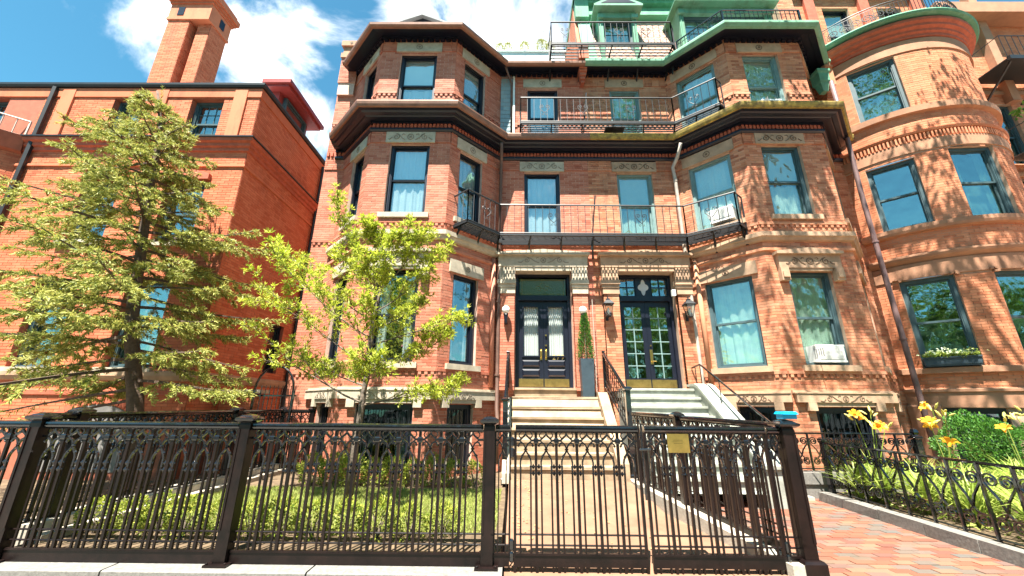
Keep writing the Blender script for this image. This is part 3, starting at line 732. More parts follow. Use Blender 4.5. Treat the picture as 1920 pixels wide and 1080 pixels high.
for x0, x1, sg in ((xa, xm-.003, 1), (xm+.003, xb, -1)):
    zt = 3.925; q = MB(F); g0, g1 = x0+.085, x1-.10 if sg == 1 else x1-.085
    if sg == -1: g0 = x0+.10
    q.box(x0, g0, B-.05, B, 1.88, zt); q.box(g1, x1, B-.05, B, 1.88, zt); q.box(g0, g1, B-.05, B, 3.80, zt); q.box(g0, g1, B-.05, B, 1.88, 2.10)
    leaf = q.build('door_leaf', 'navy', HR)
    q = MB(F); gm_ = (g0+g1)/2; q.box(gm_-.011, gm_+.011, B-.035, B, 2.1, 3.8)
    for k in range(1, 6): z = 2.1+1.7*k/6; q.box(g0, g1, B-.034, B-.001, z-.011, z+.011)
    q.build('glazing_bars', 'white' if False else 'tealL', leaf)
    for k in range(6):
        for (c, d) in ((g0, gm_-.011), (gm_+.011, g1)):
            z0 = 2.1+1.7*k/6+.011; z1 = 2.1+1.7*(k+1)/6-.011; q = MB(F); q.box(c, d, B-.022, B-.018, z0, z1); q.build('pane', 'glassD', leaf)
    q = MB(F); q.box(x0+.01, x1-.01, B+.001, B+.006, 1.89, 2.07); q.build('kick_plate', 'brass_d', leaf)
    if sg == -1:
        hx = x0+.05; q = MB(F); q.box(hx-.032, hx+.032, B, B+.012, 2.42, 2.76); q.tube([(hx, B+.012, 2.48), (hx, B+.06, 2.49), (hx+.08, B+.065, 2.485)], .012, 5); q.box(hx-.014, hx+.014, B, B+.025, 2.84, 2.868); q.build('handle', 'brass', leaf)
    q = MB(F); wavy(q, g0+.22 if sg == -1 else g0+.02, g1-.0 if sg == -1 else g0+.25, 2.1, 3.8, -.55, .02, 12, 4); q.build('curtain', 'curtainR', leaf, True)

# ------------------------------------------------------------------ lamps by the doors
def globe_lamp(x, label):
    t = thing('wall_lamp', label, 'lamp', (x, 8.86, 3.3), 'globe lamps beside the navy door')
    q = MB(); q.box(x-.035, x+.035, 8.845, 8.879, 3.27, 3.5); q.tube([(x, 8.85, 3.35), (x, 8.76, 3.33), (x, 8.74, 3.42)], .014, 6); q.lathe((x, 8.74, 3.26), [(.012, 0), (.03, .03), (.042, .12), (.05, .2), (.062, .22), (.05, .245)], 10); q.build('bracket', 'navy', t)
    q = MB(); q.lathe((x, 8.74, 3.505), [(.04, 0), (.075, .025), (.09, .07), (.09, .11), (.07, .155), (.035, .178), (.004, .184)], 14); q.build('globe', 'globe', t, True)
globe_lamp(-.20, 'white globe wall lamp on brick pilaster left of the numbered door, by the brown downpipe')
globe_lamp(1.58, 'white globe wall lamp between the two front doors above the conical shrub')
def lantern(x, label):
    t = thing('wall_lantern', label, 'lantern', (x, 8.86, 3.4), 'lanterns beside the glazed door')
    q = MB(); q.box(x-.03, x+.03, 8.855, 8.879, 3.38, 3.62); q.tube([(x, 8.86, 3.56), (x, 8.80, 3.60), (x, 8.72, 3.42)], .011, 5); q.build('bracket', 'iron_m', t)
    q = MB(); q.frustum(x, 8.70, [(.05, 3.44), (.055, 3.455), (.04, 3.46)]); q.frustum(x, 8.70, [(.115, 3.72), (.12, 3.735), (.06, 3.82), (.04, 3.83), (.04, 3.86), (.012, 3.88), (.012, 3.92)])
    for sx in (-1, 1):
        for sy in (-1, 1): q.tube([(x+sx*.05, 8.70+sy*.05, 3.455), (x+sx*.10, 8.70+sy*.10, 3.725)], .008, 4)
    q.build('lantern_frame', 'iron_m', t)
    q = MB(); q.frustum(x, 8.70, [(.044, 3.46), (.094, 3.72)]); q.build('lantern_glass', 'glassR', t)
    q = MB(); q.lathe((x, 8.70, 3.5), [(.015, 0), (.03, .06), (.02, .14), (.004, .16)], 8); q.build('bulb', 'globe', t)
lantern(2.16, 'small black lantern on brick pier left of the glazed door'); lantern(4.02, 'small black lantern right of the glazed door beside the tan pipe')
q = MB(); q.box(3.72, 3.80, 8.80, 8.879, 3.98, 4.13); tag(q.build('sensor_box', 'white'), 'small white sensor box at the top corner of the glazed doorway', 'sensor')
q = MB(); q.lathe((0, 0, 0), [(.025, 0), (.03, .01), (.02, .03)], 8); q.v = [(-.36+x, 8.985-z, 3.62+y) for x, y, z in q.v]; tag(q.build('alarm_button', 'redpaint'), 'small red alarm button on brick beside the brown downpipe', 'alarm')

# ------------------------------------------------------------------ stoops
st_l = thing('stoop', 'pale limestone stoop leading up to the navy double door', 'steps', (.8, 8, .2))
NS = 8; RI = (1.86-.268)/NS; RU = .215
for i in range(NS):
    z1 = 1.858-i*RI; y1 = 8.93-i*RU-(.14 if i else 0); x0, x1 = (-.0, 1.40) if i == 0 else (-.05, 1.785)
    q = MB(); yb = 9.2 if i == 0 else 8.93-(i-1)*RU-.12
    if i == 1: yb = 9.0
    q.prism_x([(y1+.03, z1-RI-.02), (y1+.03, z1-.05), (y1, z1-.045), (y1, z1-.006), (y1+.01, z1), (yb, z1), (yb, z1-RI-.02)], x0, x1)
    q.v = [(x+random.uniform(-.004, .004), y+random.uniform(-.005, .005), z+random.uniform(-.004, .003)) for x, y, z in q.v]; q.build('step', 'step', st_l)
q = MB(); q.prism_x([(7.40, .25), (9.0, .25), (9.0, 1.62), (8.6, 1.62)], -.04, 1.78); q.build('core', 'step', st_l)
# right cheek wall of the left stoop
q = MB(); q.prism_x([(7.25, .2), (7.25, .52), (8.58, 1.76), (9.0, 1.76), (9.0, .2)], 1.79, 1.985); q.build('cheek_wall', 'step', st_l)
q = MB(); q.prism_x([(7.25, .2), (7.25, .36), (8.62, 1.63), (9.0, 1.63), (9.0, .2)], -.20, -.056); q.build('cheek_wall', 'stone', st_l)
st_r = thing('stoop', 'white painted stoop with sloping side wall below the glazed black doors', 'steps', (3.1, 8, .2))
for i in range(9):
    z1 = 1.85-i*.18; y1 = 8.62-(i*.25); q = MB(); yb = 9.2 if i == 0 else 8.62-(i-1)*.25+.02
    q.prism_x([(y1+.03, z1-.2), (y1+.03, z1-.05), (y1, z1-.045), (y1, z1-.006), (y1+.01, z1), (yb, z1), (yb, z1-.2)], 2.30, 3.88)
    q.v = [(x, y+random.uniform(-.006, .006), z+random.uniform(-.004, .003)) for x, y, z in q.v]; q.build('step', 'stepR', st_r)
q = MB(); q.prism_x([(6.6, .2), (9.0, .2), (9.0, 1.6), (8.5, 1.6)], 2.31, 3.87); q.build('core', 'stepR', st_r)
q = MB(); q.prism_x([(6.62, 0), (6.62, .55), (8.45, 1.84), (8.62, 1.90), (8.95, 1.90), (8.95, 0)], 3.882, 4.19); q.build('cheek_wall', 'stepR', st_r)
q = MB(); q.prism_x([(6.58, .55), (6.58, .60), (8.44, 1.905), (8.60, 1.955), (8.97, 1.955), (8.97, 1.905), (8.62, 1.90), (8.45, 1.845)], 3.86, 4.23); q.build('coping', 'stepR', st_r)
# right handrail
hr = thing('handrail', 'thin dark sloping handrail on the white stoop wall', 'handrail', (4.05, 8, 1.9))
q = MB(); q.tube([(3.98, 8.86, 2.31), (4.05, 8.62, 2.36), (4.06, 8.5, 2.30), (4.09, 6.5, 1.20), (4.09, 6.42, 1.1)], .022, 6, .8); q.build('rail', 'iron', hr)
for y, z0, z1 in ((8.85, 1.95, 2.31), (8.62, 1.95, 2.35), (7.9, 1.53, 1.98), (6.7, .68, 1.3)):
    q = MB(); q.tube([(4.05, y, z0), (4.05, y, z1)], .011, 5); q.build('post', 'iron', hr)

# ------------------------------------------------------------------ cast-iron fence kit
def _picket(w_, z0, z1):
    q = MB(); q.frustum(0, 0, [(w_, z0), (w_, z1)]); return q
MW = .2135
def ornament_mesh():
    q = MB()
    def T(pts, r=.0115): q.tube([(x, 0, z) for x, z in pts], r, 4, 1.2)
    for s in (-1, 1):
        T([(s*.0547, .86), (s*.0545, .935), (s*.048, .965), (s*.03, .998), (0, 1.04)])
        T([(0, 1.04), (s*.004, 1.065), (s*.022, 1.10), (s*.045, 1.112), (s*.066, 1.104), (s*.074, 1.082)], .011)
        T([(s*.022, 1.10), (s*.06, 1.128), (s*.1065, 1.13)], .009)
        T([(s*.1065, 1.136), (s*.06, 1.134), (s*.02, 1.168), (0, 1.19), (0, 1.215)], .012)
        T([(s*.04, 1.15), (s*.06, 1.158), (s*.07, 1.178), (s*.062, 1.20), (s*.04, 1.212)], .008)
        for x, z, h in ((.036, .988, .019), (.0, 1.05, .022), (.074, 1.083, .015), (.045, 1.15, .014)):
            q.add([(s*x-h, 0, z), (s*x+h, 0, z), (s*x, 0, z-h), (s*x, 0, z+h), (s*x, -h, z), (s*x, h, z)], [(0, 2, 4), (2, 1, 4), (1, 3, 4), (3, 0, 4), (2, 0, 5), (1, 2, 5), (3, 1, 5), (0, 3, 5)])
    return q
def collar_mesh():
    q = MB()
    for z in (.836, .896):
        for s in (-1, 1):
            for x, h in ((.054, .019), (.029, .024)): q.add([(s*x-h*.8, 0, z), (s*x+h*.8, 0, z), (s*x, 0, z-h*1.1), (s*x, 0, z+h*1.1), (s*x, -h*.8, z), (s*x, h*.8, z)], [(0, 2, 4), (2, 1, 4), (1, 3, 4), (3, 0, 4), (2, 0, 5), (1, 2, 5), (3, 1, 5), (0, 3, 5)])
        q.box(-.055, .055, -.007, .007, z-.006, z+.006)
    q.box(-.005, .005, -.005, .005, .82, 1.12)
    for s in (-1, 1): q.frustum(s*.0, 0, [(.020, 1.105), (.024, 1.115), (.024, 1.145), (.020, 1.155)]) if s == 1 else None
    return q
MESH = dict(orn=ornament_mesh().mesh('ornament', M['iron']), col=collar_mesh().mesh('collar', M['iron']),
            thick=_picket(.0132, .165, 1.215).mesh('picket', M['iron_b']), thin=_picket(.0085, .165, .90).mesh('picket', M['iron_b']),
            gthick=_picket(.0132, .02, 1.215).mesh('picket', M['iron_b']), gthin=_picket(.0085, .02, .90).mesh('picket', M['iron_b']))
def fence_panel(root, P, Q, zP=0, zQ=0, gate=False, kick=(.062, .155), rails=True, end_bar=False):
    """one run of the cast pattern between two plan points"""
    P = Vector((*P, 0)); Q = Vector((*Q, 0)); L = (Q-P).length; t = (Q-P)/L; ang = math.atan2(t.y, t.x)
    n = max(1, round(L/MW)); sx = L/(n*MW)
    def W(s, dz=0): p = P+t*s; return Matrix.Translation((p.x, p.y, zP+(zQ-zP)*s/L+dz)) @ Matrix.Rotation(ang, 4, 'Z') @ Matrix.Diagonal((sx, 1, 1, 1))
    sh = Matrix(((1, 0, 0, 0), (0, 1, 0, 0), ((zQ-zP)/L, 0, 1, 0), (0, 0, 0, 1)))
    g = 'g' if gate else ''
    for i in range(n+1):
        c = (i)*MW*sx
        if 0 < i < n or gate or end_bar:
            place('picket', MESH[g+'thick'], root, W(c))
            if 0 < i < n: place('collar', MESH['col'], root, W(c))
        for s in (-.0547, .0547):
            x = c+s*sx
            if .02 < x < L-.02: place('picket', MESH[g+'thin'], root, W(x))
        if i < n: place('ornament', MESH['orn'], root, W(c+MW*sx/2))
    Wl = Matrix.Translation((P.x, P.y, zP)) @ Matrix.Rotation(ang, 4, 'Z') @ sh
    q = MB(); q.sweep([(-.034, 1.222), (-.016, 1.205), (.016, 1.205), (.034, 1.222), (.036, 1.236), (.026, 1.244), (.034, 1.252), (.030, 1.268), (.012, 1.278), (-.012, 1.278), (-.030, 1.268), (-.034, 1.252), (-.026, 1.244), (-.036, 1.236)], [(0, 0), (L, 0)])
    place('top_rail', q.mesh('top_rail', M['iron']), root, Wl)
    for z in (.232, .318):
        q = MB(); q.tube([(0, 0, z), (L, 0, z)], .0085, 6); place('mid_rail', q.mesh('mid_rail', M['iron_b']), root, Wl)
    q = MB(); q.box(0, L, -.016, .016, .158, .17); q.box(0, L, -.012, .012, kick[0], kick[1]); q.box(0, L, -.022, .022, kick[1], .158); place('kick_rail', q.mesh('kick_rail', M['iron_b']), root, Wl)
def fence_post(root, x, y, z0=0, h=1.26, w_=.055, base=True):
    q = MB(); q.frustum(x, y, [(w_, z0), (w_, z0+h-.02), (w_*.9, z0+h)])
    for sx, sy in ((0, -1), (1, 0), (-1, 0)):     # raised edge strips leave a sunk panel
        pass
    q.box(x-w_*1.02, x-w_*.62, y-w_-.008, y-w_+.001, z0+.28, z0+h-.06); q.box(x+w_*.62, x+w_*1.02, y-w_-.008, y-w_+.001, z0+.28, z0+h-.06)
    p = q.build('post', 'iron_b', root)
    q = MB(); q.frustum(x, y, [(w_*1.0, z0+h), (w_*1.55, z0+h+.018), (w_*1.65, z0+h+.03), (w_*1.65, z0+h+.042), (w_*1.15, z0+h+.058), (w_*.95, z0+h+.066), (w_*.4, z0+h+.078), (.004, z0+h+.082)]); q.build('post_cap', 'iron', p)
    if base:
        q = MB(); q.box(x-w_*1.9, x+w_*1.9, y-w_*1.9, y+w_*1.9, z0, z0+.018)
        for sx in (-1, 1):
            for sy in (-1, 1): q.lathe((x+sx*w_*1.5, y+sy*w_*1.5, z0+.018), [(.012, 0), (.012, .012), (.004, .016)], 6)
        q.build('base_plate', 'iron_b', p)
FY = 4.11
ff = thing('iron_fence', 'black cast iron front fence with gothic tracery beside the gate', 'fence', (-2.4, FY, 0))
for x in (-4.75, -2.66, -.24): fence_post(ff, x, FY, .058, 1.22)
fence_panel(ff, (-6.9, FY), (-4.81, FY), .0, .0); fence_panel(ff, (-4.69, FY), (-2.72, FY)); fence_panel(ff, (-2.60, FY), (-.30, FY))
# short fixed strip between post and gate
fence_panel(ff, (-.18, FY), (-.035, FY), end_bar=True)
gp = thing('gate_post', 'heavy black iron gate post beside the brick walk', 'post', (2.66, FY, 0))
fence_post(gp, 2.685, FY, 0, 1.27, .06, base=False)
q = MB(); q.frustum(2.685, FY, [(.10, 0), (.10, .13), (.085, .15), (.07, .155)]); q.build('post_foot', 'iron_b', gp)
fence_panel(gp, (2.50, FY), (2.63, FY), end_bar=True)
q = MB(); q.box(2.655, 2.795, 4.05, 4.15, 1.355, 1.40); q.frustum(2.725, 4.10, [(.075, 1.40), (.062, 1.425)]); tag(q.build('blue_box', 'blue'), 'small bright blue plastic box on top of the gate post', 'box')
for x0, x1, lab in ((0.005, 1.235, 'closed iron gate leaf hinged beside the front garden'), (1.275, 2.485, 'closed iron gate leaf with brass plaque')):
    gt = thing('gate', lab, 'gate', (x0, FY, 0), 'leaves of the front gate')
    fence_panel(gt, (x0+.012, FY), (x1-.012, FY), gate=True)
    hx = x0-.02 if x0 < 1 else x1+.02
    for z in (1.08, .98, .20, .10):
        q = MB(); q.lathe((hx, FY-.01, z), [(.018, 0), (.02, .01), (.02, .07), (.012, .085)], 8); q.build('hinge', 'iron', gt)
    if x0 > 1:
        q = MB(); q.box(1.497, 1.707, FY-.05, FY-.04, 1.036, 1.207); pq = q.build('plaque', 'brass', gt, label='blank looking brass plaque')
        q = MB()
        for z, w_ in ((1.15, .05), (1.135, .055), (1.12, .045)): q.box(1.602-w_, 1.602+w_*.9, FY-.0512, FY-.0505, z-.0025, z+.0025)
        q.build('engraving', 'brass_d', pq)
        q = MB(); q.tube([(1.255, FY-.03, 1.30), (1.255, FY-.03, .62)], .012, 6); q.tube([(1.22, FY-.04, 1.06), (1.33, FY-.04, 1.065)], .012, 6); q.build('latch_bolt', 'iron', gt)
# inner fence along the left boundary on its stepped granite plinth
fl = thing('iron_fence', 'black cast iron fence on granite plinth along the spruce side of the garden', 'fence', (-4.9, 6.4, 0))
fence_panel(fl, (-4.9, 8.62), (-4.9, 7.25), .08, .08); fence_panel(fl, (-4.9, 7.14), (-4.9, 4.19), .08, .06)
for y in (8.68, 7.2, 4.6): fence_post(fl, -4.9, y, .08, 1.25, .05)
gw = thing('plinth_wall', 'stepped pale granite plinth wall under the side fence', 'wall', (-4.8, 6.4, 0))
for x0, x1, z0, z1 in ((-5.05, -4.74, 0, .30), (-4.74, -4.60, 0, .21)):
    ys = [4.3, 5.5, 6.7, 7.8, 8.85]
    for y0, y1 in zip(ys, ys[1:]):
        q = MB(); q.box(x0, x1, y0+.003, y1-.003, z0, z1); q.build('granite_block', 'graniteL', gw)
# short return of the fence at the back left corner
fr2 = thing('iron_fence', 'short run of black cast iron fence against the house by the side passage', 'fence', (-5.0, 8.7, 0))
fence_panel(fr2, (-4.86, 8.6), (-4.30, 8.6), .08, .08); fence_post(fr2, -4.25, 8.6, .08, 1.25, .045)
# inner fence on the right of the path
f3 = thing('iron_fence', 'black cast iron fence on low kerb dividing the path from the white stoop', 'fence', (2.4, 5.8, 0))
A_, B_ = Vector((2.12, 7.42)), Vector((2.62, 4.22)); C_ = A_.lerp(B_, .47)
d_ = (B_-A_).normalized()
fence_panel(f3, A_+d_*.05, C_-d_*.06, .10, .07); fence_panel(f3, C_+d_*.06, B_-d_*.03, .07, .02); fence_post(f3, C_.x, C_.y, .06, 1.26, .05)
q = MB(); q.slab([(A_.x-.14, A_.y+.05), (B_.x-.14, B_.y-.2), (B_.x+.06, B_.y-.2), (A_.x+.10, A_.y+.05)], 0, .12); q.v = [(x, y, z+(.14*(y-4)/3.4 if z > .05 else 0)) for x, y, z in q.v]
tag(q.build('kerb', 'graniteL'), 'pale low kerb under the fence right of the path', 'kerb')

# ------------------------------------------------------------------ stair balustrades
def balustrade(name, label, x0, x1, ya, za, yb, zb, hnew, dense=True):
    t = thing(name, label, 'railing', (x0, (ya+yb)/2, zb-.8))
    pa, pb = Vector((x0, ya, za)), Vector((x1, yb, zb))
    q = MB(); q.tube([pa+Vector((0, .04, 0)), pa, pb], .034, 6, .8); q.build('handrail', 'iron', t)
    lo = Vector((0, 0, -.72)); q = MB(); q.tube([pa+lo, pb+lo], .016, 4); q.tube([pa+lo*.82, pb+lo*.82], .009, 4); q.tube([pa+lo*.16, pb+lo*.16], .009, 4); q.build('lower_rail', 'iron', t)
    n = 11 if dense else 8
    me = None
    for i in range(n):
        p = pa.lerp(pb, (i+.5)/n); q = MB(); q.tube([p+lo, p+lo*.5, p], .009, 4)
        c = p+lo*.5; r = .038
        q.tube([(c.x, c.y+r*math.cos(k*6.283/8), c.z+.09+1.6*r*math.sin(k*6.283/8)) for k in range(9)], .007, 4)
        q.tube([(c.x, c.y+r*math.cos(k*6.283/8), c.z-.09+1.6*r*math.sin(k*6.283/8)) for k in range(9)], .007, 4)
        q.build('baluster', 'iron', t)
    q = MB(); q.frustum(pb.x, pb.y-.05, [(.06, hnew), (.06, hnew+.1), (.045, hnew+.12), (.045, zb+.02), (.06, zb+.03), (.075, zb+.05), (.07, zb+.075), (.02, zb+.09)]); q.build('newel', 'iron', t)
    q = MB(); q.frustum(pa.x, pa.y+.03, [(.028, za-.75), (.028, za+.03), (.04, za+.04), (.03, za+.06)]); q.build('top_post', 'iron', t)
    return t
balustrade('balustrade', 'black iron stair balustrade between the two stoops', 2.02, 2.13, 8.86, 2.62, 7.62, 1.74, .2)
balustrade('balustrade', 'black iron stair railing by the downpipe on the garden side of the steps', -.14, -.16, 8.85, 2.60, 7.55, 1.52, .14, False)

# ------------------------------------------------------------------ downpipes
def downpipe(label, pts, r, m, clips=()):
    t = thing('downpipe', label, 'pipe', pts[-1])
    q = MB(); q.tube(pts, r, 8); q.build('pipe', m, t, True)
    for z in clips:
        x, y = pts[len(pts)//2][:2]; q = MB(); q.lathe((x, y, z), [(r, 0), (r+.014, .004), (r+.014, .04), (r, .044)], 8); q.build('collar', m, t)
downpipe('brown downpipe in the corner between left bay and navy door', [(-.36, 8.45, 7.94), (-.37, 8.75, 7.7), (-.38, 8.88, 7.5), (-.38, 8.88, 2.4), (-.38, 8.88, 1.4), (-.36, 8.80, 1.25), (-.36, 8.78, .3)], .045, 'pipe', (7.3, 5.4, 3.8, 2.1))
downpipe('tan downpipe in the corner between glazed doors and right bay', [(4.24, 8.45, 7.96), (4.22, 8.68, 7.72), (4.14, 8.86, 7.5), (4.18, 8.90, 7.2), (4.20, 8.90, 2.2), (4.2, 8.9, 1.6)], .045, 'pipeR', (7.1, 5.5, 3.4))
downpipe('tall purple brown downpipe between right bay and rounded brownstone bow', [(8.50, 8.42, 9.9), (8.50, 8.42, 8.6), (8.47, 8.45, 6.5), (8.47, 8.45, 1.6), (8.47, 8.45, .3)], .055, 'pipeB', (8.2, 5.2, 2.9))
downpipe('short brown pipe elbow below left eaves by blue grey shingles', [(-.30, 8.62, 10.62), (-.22, 8.75, 10.45), (-.12, 8.93, 10.3), (-.12, 8.95, 8.3)], .032, 'pipe', ())
# rubbed-brick rounded angle shafts beside the pipes
for x, hs in ((-.52, HL), (2*XM+.52, HR)):
    q = MB(); q.tube([(x, 8.86, 1.86), (x, 8.86, 4.9)], .055, 10); q.build('angle_shaft', 'brick' if hs is HL else 'brickR', hs, True)

# blue-grey shingled cheek and corner board beside the left bay on the top floor
sc_ = FL[4]
q = MB(sc_); q.box(.0, .345, .012, .03, 8.17, 10.6); ck = q.build('shingle_cheek', 'shingle', HL)
k = 0; z = 8.17
while z < 10.5:
    x = .004-(k % 2)*.085
    while x < .34:
        a, b = max(x, .004), min(x+.165, .342)
        if b-a > .03: q = MB(sc_); q.add([(a, .031, z), (b-.005, .031, z), (b-.005, .031, z+.15), (a, .031, z+.15), (a, .047, z), (b-.005, .047, z), (b-.005, .034, z+.15), (a, .034, z+.15)], [(4, 5, 6, 7), (0, 1, 5, 4), (1, 2, 6, 5), (3, 0, 4, 7)]); q.build('shingle', 'shingle', ck)
        x += .17
    z += .138; k += 1
q = MB(sc_); q.box(.346, .40, .012, .07, 8.17, 10.58); q.build('corner_board', 'white', HL)

# ------------------------------------------------------------------ roof of the left house
q = MB(); q.slab([(-3.7, 7.5), (-1.35, 7.5), (-.2, 8.7), (-.2, 9.6), (-4.8, 9.6), (-4.8, 8.7)], 10.70, 10.74); q.build('bay_roof', 'roof', HL)
q = MB(); q.prism([(-3.52, 11.95), (-1.94, 11.95), (-2.73, 12.30)], 8.52, 10.2); gb = q.build('roof_gable', 'navy', HL)
q = MB(); q.prism([(-3.62, 11.93), (-3.52, 11.92), (-2.73, 12.27), (-1.94, 11.92), (-1.84, 11.93), (-2.73, 12.35)], 8.40, 10.3); q.build('gable_trim', 'roof', gb)
q = MB(); q.box(-3.4, -2.06, 8.7, 10.2, 10.8, 11.95); q.build('gable_base', 'roof', gb)
# end parapet with stone cap
q = MB(); q.box(-5.12, -4.62, 8.90, 9.7, 10.3, 11.2); q.box(-5.10, -4.64, 8.92, 9.7, 9.9, 10.3)
for i in range(4): q.box(-5.11, -4.63, 8.93-.02*i, 9.7, 10.3-.06*(i+1)+.0, 10.3-.06*i-.002) if False else None
ep_ = q.build('end_parapet', 'mortar', HL)
items = []
for Fp, z0, z1 in ((Face((-5.12, 8.90), (-4.62, 8.90)), 10.3, 11.2), (Face((-4.62, 8.90), (-4.62, 9.7)), 10.3, 11.2)):
    items += brick_layout(Fp, .004, Fp.L-.004, z0, z1, [])
lay_bricks(ep_, items, 'brick', keep=0)
q = MB(); q.box(-5.14, -4.60, 8.86, 9.72, 11.2, 11.36); q.box(-5.10, -4.64, 8.90, 9.7, 11.36, 11.62); q.box(-5.16, -4.58, 8.84, 9.74, 11.62, 11.80); pc_ = q.build('parapet_cap', 'stoneB', HL)
carving(pc_, Face((-5.1, 8.90), (-4.64, 8.90)), .23, 11.71, .3, .16, .062, 'stone_c', False)
# party parapet between the houses with corbelled brick foot
q = MB()
for i in range(6): q.box(1.72+.02*(6-i) if i < 3 else 1.78, 2.06-.02*(6-i) if i < 3 else 2.0, 8.52+.05*(6-i), 9.3, 10.25+.09*i, 10.25+.09*i+.082)
q.box(1.76, 2.04, 8.5, 9.4, 10.8, 11.3); q.build('party_corbel', 'brick', HL)
# roof deck
dk = thing('roof_deck', 'pale roof deck wall above the left house', 'roof deck', (0, 10, 10.9))
q = MB(); q.box(-1.6, 1.6, 10.0, 10.08, 10.87, 12.66); q.build('deck_wall', 'deck', dk); q = MB(); q.box(-1.65, 1.65, 9.95, 10.13, 12.66, 12.71); q.build('coping', 'deck', dk)
q = MB(); q.box(-1.5, 1.55, 10.1, 13, 12.3, 12.36); q.build('deck_floor', 'roof', dk)
# string lights
sl = thing('string_lights', 'string of bare bulbs sagging above the roof deck', 'lights', (-1.2, 10, 13.6))
cab = [(-2.2+.22*i, 10.2, 13.55-.14*math.sin(math.pi*i/15)+.02*i) for i in range(16)]
q = MB(); q.tube(cab, .006, 3); q.build('cable', 'iron_m', sl)
for p in cab[2:-1:2]: q = MB(); q.lathe((p[0], p[1], p[2]-.09), [(.012, 0), (.03, .03), (.02, .07), (.01, .088)], 6); q.build('bulb', 'globe', sl)

# ------------------------------------------------------------------ mansard of the right house
ms = MB(); ms.prism_x([(8.78, 10.87), (9.55, 13.45), (12, 13.5), (12, 10.87)], 2.06, 8.6); mans = ms.build('mansard', 'mortarR', HR)
sl_a, sl_b = Vector((0, 8.78, 10.87)), Vector((0, 9.55, 13.45)); sv = (sl_b-sl_a); SLN = sv.length; sv = sv/SLN; sn = Vector((0, -sv.z, sv.y))
tile = MB(); tile.add([(-.1, 0, .0), (-.1, 0, .16), (.1, 0, .16), (.1, 0, 0), (.07, 0, -.07), (0, 0, -.105), (-.07, 0, -.07), (-.1, .016, .0), (-.1, .004, .16), (.1, .004, .16), (.1, .016, 0), (.07, .018, -.07), (0, .019, -.105), (-.07, .018, -.07)],
    [(7, 8, 9, 10, 11, 12, 13), (0, 1, 8, 7), (2, 3, 10, 9), (3, 4, 11, 10), (4, 5, 12, 11), (5, 6, 13, 12), (6, 0, 7, 13)])
tm_ = tile.mesh('slate', M['slate']); nsl = 0; tr = MB()
v = .12; k = 0
while v < SLN-.05:
    x = 2.36+(k % 2)*.1
    while x < 8.5:
        p = Vector((x, 0, 0))+sl_a+sv*v+sn*.003
        Wt = Matrix(((.97, sn.x, sv.x, p.x), (0, sn.y, sv.y, p.y), (0, sn.z, sv.z, p.z), (0, 0, 0, 1)))
        if x < 5.3 and nsl < 300: place('slate', tm_, mans, Wt); nsl += 1
        else: tr.T = lambda a, b, c, Wt=Wt: tuple(Wt @ Vector((a, b, c))); tr.add(tile.v, tile.f)
        x += .2
    v += .155; k += 1
tr.T = IDT; tr.build('slate_courses', 'slate', mans, kind='stuff')
q = MB(); q.prism_x([(8.70, 10.86), (8.74, 10.86), (9.52, 13.5), (9.47, 13.5)], 1.96, 2.34); q.prism_x([(8.745, 10.86), (9.9, 10.86), (9.9, 13.5), (9.525, 13.5)], 2.0, 2.055); q.build('hip_board', 'copper', HR)
q = MB(); q.prism_x([(8.8, 10.86), (12, 10.86), (12, 14.2), (9.58, 14.2), (9.5, 13.4)], 1.86, 1.955); q.build('party_wall', 'brickC', HR)
q = MB(); q.box(1.9, 8.7, 9.32, 12.1, 13.46, 13.62); q.box(1.95, 8.65, 9.46, 12, 13.62, 13.95); q.box(1.9, 8.7, 9.30, 12.1, 13.95, 14.1); q.box(1.84, 8.76, 9.12, 12.2, 14.1, 14.3); q.build('mansard_cornice', 'copper', HR)
q = MB(); q.box(1.88, 2.3, 9.26, 9.6, 13.3, 14.1); q.prism([(1.84, 14.1), (2.34, 14.1), (2.09, 14.35)], 9.2, 9.6); q.build('corner_block', 'copper', HR)
def dormer(x0, x1, y0, z0, z1, ped, muntin, label=None):
    xm = (x0+x1)/2; q = MB()
    q.prism_x([(y0, z0), (y0, z1), (9.9, z1), (9.1, z0)], x0, x0+.13); q.prism_x([(y0, z0), (y0, z1), (9.9, z1), (9.1, z0)], x1-.13, x1)
    q.box(x0+.13, x1-.13, y0, 9.9, z1-.22, z1)
    q.box(x0-.02, x0+.15, y0-.05, y0-.002, z0, z0+.12); q.box(x1-.15, x1+.02, y0-.05, y0-.002, z0, z0+.12)
    q.box(x0-.03, x0+.16, y0-.08, y0-.002, z1-.30, z1-.16); q.box(x1-.16, x1+.03, y0-.08, y0-.002, z1-.30, z1-.16)
    for x in (x0+.03, x1-.05): q.box(x, x+.02, y0-.02, y0-.002, z0+.12, z1-.3)
    dm_ = q.build('dormer', 'copper', HR)
    q = MB(); q.prism([(x0-.16, z1), (x1+.16, z1), (x1+.16, z1+.07), (xm, z1+ped), (x0-.16, z1+.07)], y0-.22, 9.95); q.build('dormer_pediment', 'copper', dm_)
    q = MB(); q.prism([(x0+.05, z1+.09), (x1-.05, z1+.09), (xm, z1+ped-.09)], y0-.226, y0-.222); q.build('tympanum', 'navy', dm_)
    Fd = Face((x0+.13, y0+.13), (x1-.13, y0+.13))
    window(dm_.parent, Fd, 0, Fd.L, z0+.02, z1-.22, 'teal', 'glassR', 'full', 'curtainR', back=-.02, muntin=muntin)
dormer(2.48, 3.62, 8.85, 11.0, 12.95, .48, (3, 2))
dormer(4.75, 7.45, 8.55, 10.9, 12.75, .62, (6, 3))
